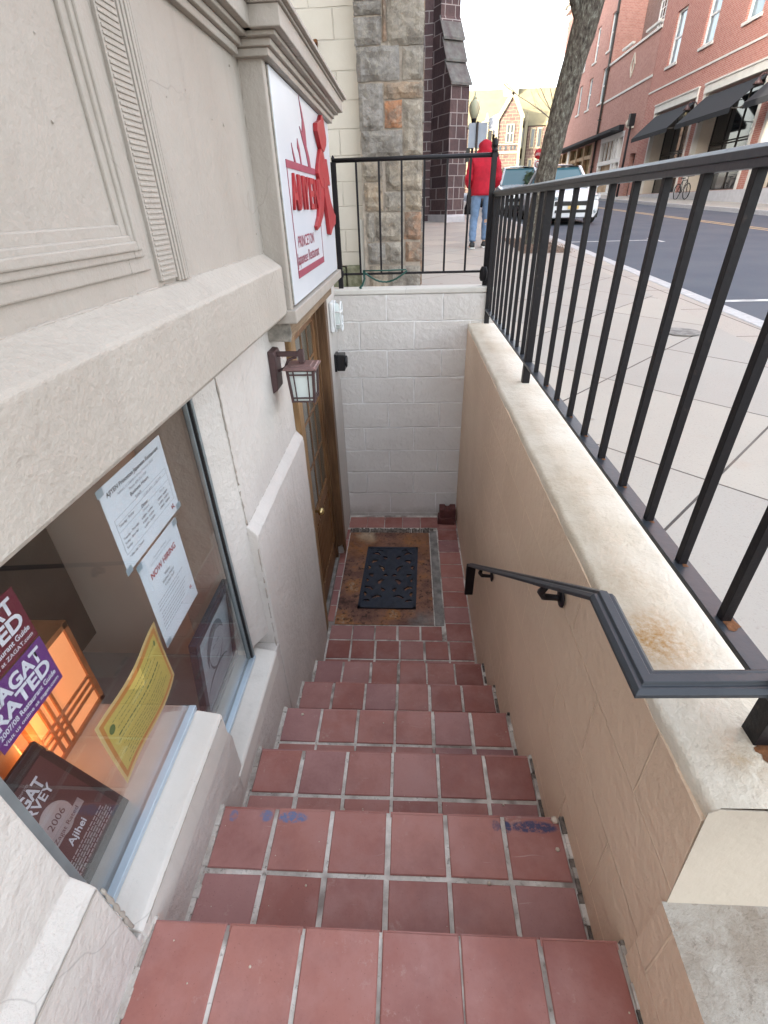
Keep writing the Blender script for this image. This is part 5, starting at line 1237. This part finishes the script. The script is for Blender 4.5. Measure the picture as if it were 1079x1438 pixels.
mb = MB(); mb.box(1.54, 2.02, 16.03, 16.045, 1.98, 2.50); mb.build('panel', 'sign_back', GS, bevel=.002)
mb = MB(); mb.box(1.50, 1.60, 15.97, 16.03, 1.68, 1.98); mb.build('panel', 'dark_frame', GS)
DN = thing('no_entry_sign', 'round red STOP sign over a small white no-turn sign on a far pole', 'street sign', (9.6, 45, g(45)))
mb = MB(); mb.tube([(9.6, 45.03, g(45)), (9.6, 45.03, 4.1)], .03, 6); mb.build('pole', 'sign_back', DN)
mb = MB(); mb.lathe([(.33, 0), (.33, .015)], (9.6, 44.96, 3.75), 8, axis='y'); mb.build('panel', 'stop_red', DN)
mb = MB(); mb.box(9.38, 9.82, 44.95, 44.957, 3.70, 3.80); mb.build('bar', 'white_frame', DN) if False else None
text('STOP', .22, (9.6, 44.94, 3.67), (1, 0, 0), (0, 0, 1), 'white_frame', DN, 'CENTER', .004, maxw=.46, bold=.02)
mb = MB(); mb.box(9.32, 9.86, 44.97, 44.985, 2.88, 3.38); mb.build('panel', 'white_frame', DN)
mb = MB(); mb.lathe([(.20, 0), (.20, .006)], (9.59, 44.96, 3.13), 20, axis='y'); mb.lathe([(.15, -.002), (.15, .004)], (9.59, 44.958, 3.13), 20, mat=1, axis='y'); mb.bar((9.46, 44.95, 3.26), (9.72, 44.95, 3.00), .035, .006); mb.box(9.56, 9.60, 44.951, 44.955, 3.04, 3.2, 2); mb.build('prohibition_ring', ['stop_red', 'white_frame', 'black_plastic'], DN)
BP = thing('black_post', 'slim black post with a square cap at the edge of the far pavement', 'post', (*f(40.0, 0)[:2], .9))
bx, by = FX - .9 + AZ * 39, 39.0
mb = MB(); mb.tube([(bx, by, .85), (bx, by, 4.9)], .07, 8); mb.box(bx - .16, bx + .16, by - .16, by + .16, 4.6, 5.2); mb.build('shaft', 'black_iron', BP)
# manhole cover on the pavement
mb = MB(); my = 3.9; mb.lathe([(.0, 0), (.14, .0), (.14, .003), (.12, .004)], (2.05, my, g(my) + .002), 18); tag(mb.build('utility_cover', 'old_mortar'), 'small round metal cover set in the pavement near the kerb', 'utility cover')

# bicycle against the shop wall
BI = thing('bicycle', 'dark bicycle leaning against the granite base below the furthest shop awning', 'bicycle', (0, 0, 0))
byc, bx0 = 30.7, FX - .35 + AZ * 31; bz = g(30.7)
for y in (byc - .52, byc + .52):
    mb = MB(); mb.tube([(bx0, y + .34 * math.cos(a * math.pi / 12), bz + .35 + .34 * math.sin(a * math.pi / 12)) for a in range(25)], .022, 6)
    for a in range(8): mb.bar((bx0, y, bz + .35), (bx0, y + .33 * math.cos(a * math.pi / 4), bz + .35 + .33 * math.sin(a * math.pi / 4)), .005, .005)
    mb.build('wheel', 'tyre', BI)
mb = MB()
P = {'r': (byc + .52, .35), 'b': (byc + .06, .30), 's': (byc + .16, .82), 'h': (byc - .36, .84), 'f': (byc - .52, .35)}
for a, b in (('r', 'b'), ('r', 's'), ('b', 's'), ('s', 'h'), ('b', 'h'), ('h', 'f')): mb.tube([(bx0, P[a][0], bz + P[a][1]), (bx0, P[b][0], bz + P[b][1])], .018, 6)
mb.tube([(bx0 - .25, byc - .42, bz + 1.0), (bx0, byc - .36, bz + .98), (bx0 + .25, byc - .42, bz + 1.0)], .014, 6); mb.tube([(bx0, byc - .36, bz + .84), (bx0, byc - .35, bz + .98)], .014, 6)
mb.build('frame', 'black_iron', BI)
mb = MB(); mb.box(bx0 - .07, bx0 + .07, byc + .06, byc + .30, bz + .90, bz + .95); mb.tube([(bx0, byc + .16, bz + .8), (bx0, byc + .17, bz + .92)], .014, 6); mb.build('saddle', 'black_plastic', BI, bevel=.02)

# ================================================================== TREE by the kerb
TR = thing('street_tree', 'leaning bare tree with mottled bark growing from a mulch bed by the kerb', 'tree', (2.3, 10.2, g(10.2)))
tz = g(10.2) - .05
q = random.Random(21)
def limb(mb, P, r, n=10, lump=.0):
    P = [Vector(p) for p in P]; out = []; rad = []
    m_ = (len(P) - 1) * 5
    for i in range(m_ + 1):
        t = i / 5; k = min(int(t), len(P) - 2); u = t - k
        p0 = P[max(k - 1, 0)]; p1 = P[k]; p2 = P[k + 1]; p3 = P[min(k + 2, len(P) - 1)]
        out.append(.5 * ((2 * p1) + (-p0 + p2) * u + (2 * p0 - 5 * p1 + 4 * p2 - p3) * u * u + (-p0 + 3 * p1 - 3 * p2 + p3) * u ** 3))
        rr = r[k] + (r[k + 1] - r[k]) * u; rad.append(rr * (1 + q.uniform(-lump, lump)))
    o = len(mb.v); mb.tube(out, rad, n)
    if lump:
        for i in range(o, len(mb.v)): v = Vector(mb.v[i]); mb.v[i] = tuple(v + Vector((q.uniform(-1, 1), q.uniform(-1, 1), 0)) * lump * .12)
    return out
mb = MB()
tp = [(2.29, 10.2, tz), (2.31, 10.2, .5), (2.35, 10.2, 1.2), (2.50, 10.2, 2.22), (2.69, 10.2, 3.25), (2.86, 10.25, 4.2), (2.95, 10.3, 5.3)]
limb(mb, tp, [.235, .185, .17, .18, .185, .16, .13], 16, .05)
mb.build('trunk', 'bark', TR)
mb = MB()
branches = [((2.58, 10.2, 2.95), (2.20, 9.9, 3.5), (1.95, 9.6, 4.3), .07), ((2.86, 10.2, 4.2), (2.4, 10.6, 5.0), (2.0, 11, 6.2), .09), ((2.9, 10.2, 4.6), (3.5, 10.2, 5.6), (3.9, 10.0, 6.8), .09), ((2.95, 10.3, 5.3), (2.9, 10.4, 6.4), (2.8, 10.6, 8.0), .11)]
tw = MB()
def grow(p, d, l, r, depth):
    d = Vector(d).normalized(); pts = [Vector(p)]; 
    for i in range(4): d = (d + Vector((q.uniform(-.22, .22), q.uniform(-.22, .22), q.uniform(-.08, .16)))).normalized(); pts.append(pts[-1] + d * l / 4)
    tw.tube(pts, [r, r * .85, r * .7, r * .55, r * .4], 5)
    if depth:
        for k in range(3 if depth > 1 else 2):
            i = q.choice((1, 2, 3, 4)); e = (pts[i] - pts[i - 1]).normalized() + Vector((q.uniform(-.8, .8), q.uniform(-.8, .8), q.uniform(-.25, .5))); grow(pts[i], e, l * q.uniform(.5, .75), r * .5, depth - 1)
for a, b, c, r_ in branches:
    limb(mb, [a, b, c], [r_, r_ * .7, r_ * .5], 8)
    for k in range(4): e = Vector((q.uniform(-1, 1), q.uniform(-1, 1), q.uniform(-.1, .9))); grow(Vector(b).lerp(Vector(c), k / 3), e, 1.3, r_ * .35, 3)
mb.build('limb', 'bark', TR); tw.build('twigs', 'twig', TR)
def far_twigs(name_parent, base, dirs, seed, l, r):
    global tw, q
    q = random.Random(seed); tw = MB()
    for d in dirs: grow(base, d, l, r, 3)
    return tw
T2 = thing('bare_tree', 'slender bare tree whose twigs cross the white sky behind the leaning trunk', 'tree', (5.5, 26, g(26)))
tw = MB(); q = random.Random(5); tw.tube([(6.15, 26, g(26)), (6.2, 26, 1.8), (6.15, 26, 3.1), (6.0, 26, 3.9)], [.07, .06, .045, .03], 7); tw.build('trunk', 'bark', T2)
T2w = far_twigs(T2, (6.05, 26, 3.5), [(-.75, .1, 1.0), (-.45, 0, 1.2), (-.9, .1, .8), (.4, .2, 1.2)], 23, 1.9, .022); T2w.build('twigs', 'twig', T2)
mb = MB(); q = random.Random(3)
nb = 20; vs = []
for i in range(nb + 1):
    for j in range(nb + 1):
        x = 1.85 + .80 * j / nb; y = 9.0 + 2.6 * i / nb; e = min(i, j, nb - i, nb - j) / nb
        vs.append((x + AZ * (y - 9), y, g(y) + .004 + min(e, .2) * .18 + q.uniform(-.012, .02) * (e > 0)))
mb.add(vs, [(i * (nb + 1) + j, i * (nb + 1) + j + 1, (i + 1) * (nb + 1) + j + 1, (i + 1) * (nb + 1) + j) for i in range(nb) for j in range(nb)])
for i in range(900):
    x, y = q.uniform(1.85, 2.7), q.uniform(8.95, 11.6); s_ = q.uniform(.012, .035); z = g(y) + q.uniform(.01, .05); a = q.uniform(0, 3.14)
    c_, sn = math.cos(a) * s_, math.sin(a) * s_ ; mb.add([(x, y, z), (x + c_, y + sn, z + q.uniform(-.01, .015)), (x + c_ - sn * .5, y + sn + c_ * .5, z + .004), (x - sn * .5, y + c_ * .5, z)], [(0, 1, 2, 3)])
tag(mb.build('mulch', 'mulch'), 'brown mulch and leaf litter around the foot of the leaning tree', 'mulch', kind='stuff')

# ================================================================== PERSON
def skin_mesh(name, verts, edges, radii, mat, parent, sub=2, root=0):
    me = bpy.data.meshes.new(name); me.from_pydata(verts, edges, []); me.materials.append(M[mat]); o = bpy.data.objects.new(name, me); COL.objects.link(o)
    sk = o.modifiers.new('skin', 'SKIN'); sk.use_smooth_shade = True
    sv = me.skin_vertices[0].data
    for i, r_ in enumerate(radii): sv[i].radius = r_ if isinstance(r_, tuple) else (r_, r_); sv[i].use_root = (i == root)
    su = o.modifiers.new('subdivision', 'SUBSURF'); su.levels = sub; su.render_levels = sub
    dg = bpy.context.evaluated_depsgraph_get(); dg.update(); m2 = bpy.data.meshes.new_from_object(o.evaluated_get(dg))
    for p in m2.polygons: p.use_smooth = True
    bpy.data.objects.remove(o); o = bpy.data.objects.new(name, m2); COL.objects.link(o); attach(o, parent); return o
PE = thing('person', 'person seen from behind in red hooded jacket, light blue jeans and black shoes', 'person', (1.27, 10.0, g(10.0)))
K = .925
ox, oy, oz = 1.255, 10.0, g(10.0)
def W(p): return (ox + p[0] * K, oy + p[1] * K, oz + p[2] * K)
# body: pelvis root, spine, neck, head, arms (bent forwards), legs mid-stride
bv = [(0, 0, .95), (0, .01, 1.15), (0, .02, 1.36), (0, .03, 1.50), (0, .05, 1.62), (0, .05, 1.70),
      (-.17, .02, 1.42), (-.25, -.02, 1.16), (-.17, .17, 1.05), (-.13, .24, 1.03), (.17, .02, 1.42), (.25, -.02, 1.16), (.17, .17, 1.05), (.13, .24, 1.03),
      (-.10, 0, .90), (-.12, .02, .50), (-.12, -.10, .09), (.10, 0, .90), (.11, .10, .50), (.11, .12, .09)]
be = [(0, 1), (1, 2), (2, 3), (3, 4), (4, 5), (2, 6), (6, 7), (7, 8), (8, 9), (2, 10), (10, 11), (11, 12), (12, 13), (0, 14), (14, 15), (15, 16), (0, 17), (17, 18), (18, 19)]
br_ = [.13, .12, .13, .055, .085, .07, .06, .045, .032, .03, .06, .045, .032, .03, .085, .055, .04, .085, .055, .04]
skin_mesh('body', [W(p) for p in bv], be, [r_ * K * .92 for r_ in br_], 'skin', PE)
jv = [(0, 0, .55), (0, -.01, .95), (0, -.01, 1.24), (0, .0, 1.38), (0, .015, 1.475), (0, .02, 1.575), (0, .03, 1.645), (0, .04, 1.695),
      (-.20, .01, 1.39), (-.27, -.05, 1.14), (-.25, .06, 1.03), (-.17, .19, 1.03), (.20, .01, 1.39), (.27, -.05, 1.14), (.25, .06, 1.03), (.17, .19, 1.03)]
je = [(0, 1), (1, 2), (2, 3), (3, 4), (4, 5), (5, 6), (6, 7), (3, 8), (8, 9), (9, 10), (10, 11), (3, 12), (12, 13), (13, 14), (14, 15)]
jr = [(.215, .16), (.225, .165), (.235, .165), (.215, .15), (.118, .12), (.130, .145), (.118, .135), (.075, .09), .098, .078, .066, .05, .098, .078, .066, .05]
jv = [W(p) for p in jv]
jk = skin_mesh('jacket', jv, je, [tuple(x * K for x in (r_ if isinstance(r_, tuple) else (r_, r_))) for r_ in jr], 'jacket_red', PE)
from mathutils import noise as mnoise
def crumple(o, amp, sc, cut=None):
    bm = bmesh.new(); bm.from_mesh(o.data)
    if cut is not None:
        bmesh.ops.bisect_plane(bm, geom=bm.verts[:] + bm.edges[:] + bm.faces[:], plane_co=(0, 0, cut), plane_no=(0, 0, -1), clear_outer=True)
        ed = [e for e in bm.edges if e.is_boundary]
        if ed: bmesh.ops.contextual_create(bm, geom=ed)
    bm.normal_update()
    for v in bm.verts:
        p_ = v.co; n_ = mnoise.noise(Vector((p_.x * sc, p_.y * sc, p_.z * sc * 2.2))) + .5 * mnoise.noise(Vector((p_.x * sc * 2.3 + 7, p_.y * sc * 2.3, p_.z * sc * 3.6)))
        v.co = p_ + v.normal * amp * n_
    bm.to_mesh(o.data); bm.free()
crumple(jk, .020, 6.5, oz + .865 * K)
hd = MB(); n_ = 14
for i in range(1): hd.tube([W((.115 * math.cos(a * math.pi / 10), .03 - .105 * math.sin(a * math.pi / 10), 1.505 + .02 * math.sin(a * math.pi / 5))) for a in range(-2, 13)], [.028 + .008 * math.sin(a) for a in range(15)], 8)
hd.build('hood_fold', 'jacket_red', jk)
lv = [(0, 0, .95), (-.105, -.005, .86), (-.115, .01, .66), (-.125, .03, .48), (-.135, -.05, .26), (-.14, -.10, .10), (.105, 0, .86), (.11, .07, .66), (.115, .13, .48), (.115, .14, .27), (.115, .13, .12)]
le = [(0, 1), (1, 2), (2, 3), (3, 4), (4, 5), (0, 6), (6, 7), (7, 8), (8, 9), (9, 10)]
lr = [.10, .106, .094, .082, .074, .075, .106, .094, .082, .074, .075]
jn = skin_mesh('jeans', [W(p) for p in lv], le, [r_ * K for r_ in lr], 'denim', PE); crumple(jn, .012, 8)
for (x, y) in ((-.145, -.12), (.12, .12)):
    mb = MB(); X = Matrix.Translation(W((x, y, 0))) @ Matrix.Scale(K, 4)
    pr = [(-.07, .025), (-.075, .075), (-.05, .115), (.03, .11), (.12, .075), (.19, .055), (.20, .025)]
    mb.prism([X @ Vector((-.045, a, b)) for a, b in pr], X.to_3x3() @ Vector((.09, 0, 0))); sh = mb.build('shoe', 'shoe_black', PE, bevel=.02)
    mb = MB(); mb.box(-.048, .048, -.075, .205, 0, .026, X=X); mb.build('sole', 'shoe_sole', sh, bevel=.008)
# hands: palm and five bent fingers each, held together in front
for s_ in (-1, 1):
    hv = [(s_ * .14, .235, 1.035), (s_ * .11, .27, 1.04), (s_ * .08, .295, 1.045)]; he = [(0, 1), (1, 2)]; hr = [.026, .030, .026]
    for k in range(4):
        b_ = len(hv); zz = 1.075 - k * .020; hv += [(s_ * .075, .30 - k * .003, zz), (s_ * .045, .318 - k * .003, zz), (s_ * .020, .312, zz - .004), (s_ * .012, .295, zz - .006)]; he += [(2, b_), (b_, b_ + 1), (b_ + 1, b_ + 2), (b_ + 2, b_ + 3)]; hr += [.010, .010, .009, .008]
    b_ = len(hv); hv += [(s_ * .10, .255, 1.085), (s_ * .075, .262, 1.11), (s_ * .055, .275, 1.12)]; he += [(1, b_), (b_, b_ + 1), (b_ + 1, b_ + 2)]; hr += [.012, .010, .009]
    skin_mesh('hand', [W(p) for p in hv], he, [r_ * K for r_ in hr], 'skin', PE, sub=1)

# ================================================================== CARS (front faces -Y)
def make_car(name, label, loc, paint, Lc=4.7, Wc=1.82, Hc=1.47, suv=False):
    t = thing(name, label, 'car', (0, 0, 0), 'cars parked along the kerb')
    hw = Wc / 2; hood = .98 if suv else .86; belt = 1.02 if suv else .90
    # lower body: stations along y (0 = nose)
    ST = [(.0, .66, .21, .62), (.06, .82, .19, .72), (.25, .90, .24, hood - .10), (.75, .97, .20, hood - .02), (1.25, 1.0, .19, hood + .04), (1.6, 1.0, .19, belt), (Lc - 1.1, 1.0, .19, belt + .03), (Lc - .35, .97, .24, belt), (Lc - .08, .86, .30, belt - .10), (Lc, .72, .42, belt - .25)]
    if suv: ST[0] = (.0, .70, .34, .80); ST[1] = (.06, .86, .30, .90)
    vs = []
    for (y, kx, zb, zt) in ST:
        h = hw * kx; zm = zb + (zt - zb) * .62
        vs += [(-h * .90, y, zb), (-h, y, zb + .12), (-h * 1.0, y, zm), (-h * .93, y, zt - .03), (-h * .82, y, zt), (-h * .45, y, zt + .025), (h * .45, y, zt + .025), (h * .82, y, zt), (h * .93, y, zt - .03), (h, y, zm), (h, y, zb + .12), (h * .90, y, zb)]
    n = 12; mb = MB(); mb.add(vs, [(i * n + j, (i + 1) * n + j, (i + 1) * n + (j + 1) % n, i * n + (j + 1) % n) for i in range(len(ST) - 1) for j in range(n)] + [tuple(range(n)), tuple(range((len(ST) - 1) * n, len(ST) * n))[::-1]], 0, True)
    bo = mb.build('body', paint, t, bevel=.012)
    # greenhouse
    ws, rs, re_, bk = (1.15, 1.75, Lc - .55, Lc - .12) if suv else (1.25, 2.05, Lc - 1.45, Lc - .75)
    zr = Hc; a = hw * .80; b = hw * .60
    vs = [(-a, ws, belt), (a, ws, belt), (a, bk, belt + .02), (-a, bk, belt + .02), (-b, rs, zr - .05), (b, rs, zr - .05), (b, re_, zr - .05), (-b, re_, zr - .05)]
    mb = MB(); mb.add(vs, [(0, 1, 5, 4), (1, 2, 6, 5), (2, 3, 7, 6), (3, 0, 4, 7), (4, 5, 6, 7)]); mb.build('windows', 'windscreen', t)
    mb = MB()
    for s_ in (-1, 1):
        mb.bar((s_ * a, ws - .02, belt), (s_ * b, rs - .02, zr - .04), .075, .06); mb.bar((s_ * a, bk, belt), (s_ * b, re_, zr - .04), .09, .07); mb.bar((s_ * a * .99, (ws + bk) / 2, belt), (s_ * b * 1.0, (rs + re_) / 2, zr - .04), .05, .07, up=(0, 1, 0)); mb.bar((s_ * b, rs - .03, zr - .045), (s_ * b, re_, zr - .045), .06, .06)
    k = 5
    vs = []
    for i in range(k + 1):
        y = rs - .05 + (re_ - rs + .08) * i / k; c_ = .02 + .08 * math.sin(math.pi * (.15 + .7 * i / k))
        for j in range(k + 1): u = -1 + 2 * j / k; vs.append((b * u * 1.02, y, zr - .045 + c_ * (1 - u * u * .8)))
    mb.add(vs, [(i * (k + 1) + j, i * (k + 1) + j + 1, (i + 1) * (k + 1) + j + 1, (i + 1) * (k + 1) + j) for i in range(k) for j in range(k)], 0, True)
    mb.build('roof', paint, t, bevel=.01)
    mb = MB(); mb.box(-hw * .62, hw * .62, -.022, .03, .50, .60); mb.box(-hw * .58, hw * .58, -.022, .03, .325, .395); mb.box(-.3, .3, .02, .05, .42, .5); mb.build('grille', 'car_dark', t, bevel=.008)
    mb = MB(); mb.box(-hw * .60, hw * .60, -.034, -.012, .605, .622); mb.box(-.085, .085, -.042, -.02, .555, .585); mb.build('chrome_bar', 'car_chrome', t, bevel=.004)
    mb = MB(); mb.box(-.155, .155, -.045, -.028, .415, .495); mb.build('number_plate', 'plate_yellow', t, bevel=.003)
    for s_ in (-1, 1):
        mb = MB(); mb.prism([(s_ * hw * .52, -.004, .63), (s_ * hw * .76, .05, .62), (s_ * hw * .93, .26, .66), (s_ * hw * .90, .28, .76), (s_ * hw * .74, .04, .735), (s_ * hw * .52, -.004, .70)], (0, -.03, .02)); mb.build('headlight', 'headlight', t, bevel=.006)
        mb = MB(); mb.lathe([(.05, 0), (.055, .02)], (s_ * hw * .74, .0, .36), 10, axis='y'); mb.build('fog_light', 'headlight', t)
        mb = MB(); mb.box(min(s_ * hw * .86, s_ * (hw + .17)), max(s_ * hw * .86, s_ * (hw + .17)), 1.42, 1.52, belt + .02, belt + .15); mb.build('mirror', paint, t, bevel=.03)
        for y in (.88, Lc - .95):
            mb = MB(); cx = s_ * (hw - .12); mb.lathe([(.22, -.11), (.32, -.11), (.335, -.08), (.335, .08), (.32, .11), (.22, .11)], (cx, y, .335), 22, axis='x'); wh = mb.build('tyre', 'tyre', t)
            mb = MB(); mb.lathe([(.05, -.09), (.22, -.095), (.225, .095), (.05, .09)], (cx, y, .335), 16, axis='x'); mb.build('rim', 'rim', wh)
    mb = MB(); mb.box(-hw * .96, hw * .96, .35, Lc - .3, .17, .4); mb.build('underbody', 'car_dark', t)
    t.location = loc; t.rotation_euler = (R(1.69), 0, R(-1.6)); return t
def road_z(y): return g(y, -.13)
make_car('parked_car', 'white sedan facing the camera, parked nearest at the kerb with a yellow number plate', (4.75, 16.8, road_z(16.8)), 'car_white', 4.7, 1.74, 1.5)
make_car('parked_car', 'silver blue van parked behind the white sedan, left of the leaning trunk', (4.25, 21.6, road_z(21.6)), 'car_silver', 4.7, 1.86, 1.60, True)
make_car('parked_car', 'grey car glimpsed farthest back in the parked row beside the person', (4.45, 28.2, road_z(28.2)), 'car_silver', 4.7, 1.86, 1.55, True)
mb = MB(); q = random.Random(2)  # made-up ring of green sprigs for an unidentified dark green patch
wc = Vector((4.62, 22.72, 1.50))
mb.tube([(wc.x + .15 * math.cos(a * math.pi / 10), wc.y + .05 * math.sin(a * math.pi / 10), wc.z + .15 * math.sin(a * math.pi / 10)) for a in range(21)], .06, 7)
for i in range(220):
    a = q.uniform(0, 6.28); r_ = q.uniform(.04, .24); p = wc + Vector((r_ * math.cos(a), q.uniform(-.08, .02), r_ * math.sin(a))); e = Vector((q.uniform(-1, 1), q.uniform(-1, 1), q.uniform(-1, 1))).normalized() * .07; mb.bar(p, p + e, .022, .008)
tag(mb.build('wreath', 'wreath_green'), 'round dark green wreath in front of the silver blue van windscreen', 'wreath')
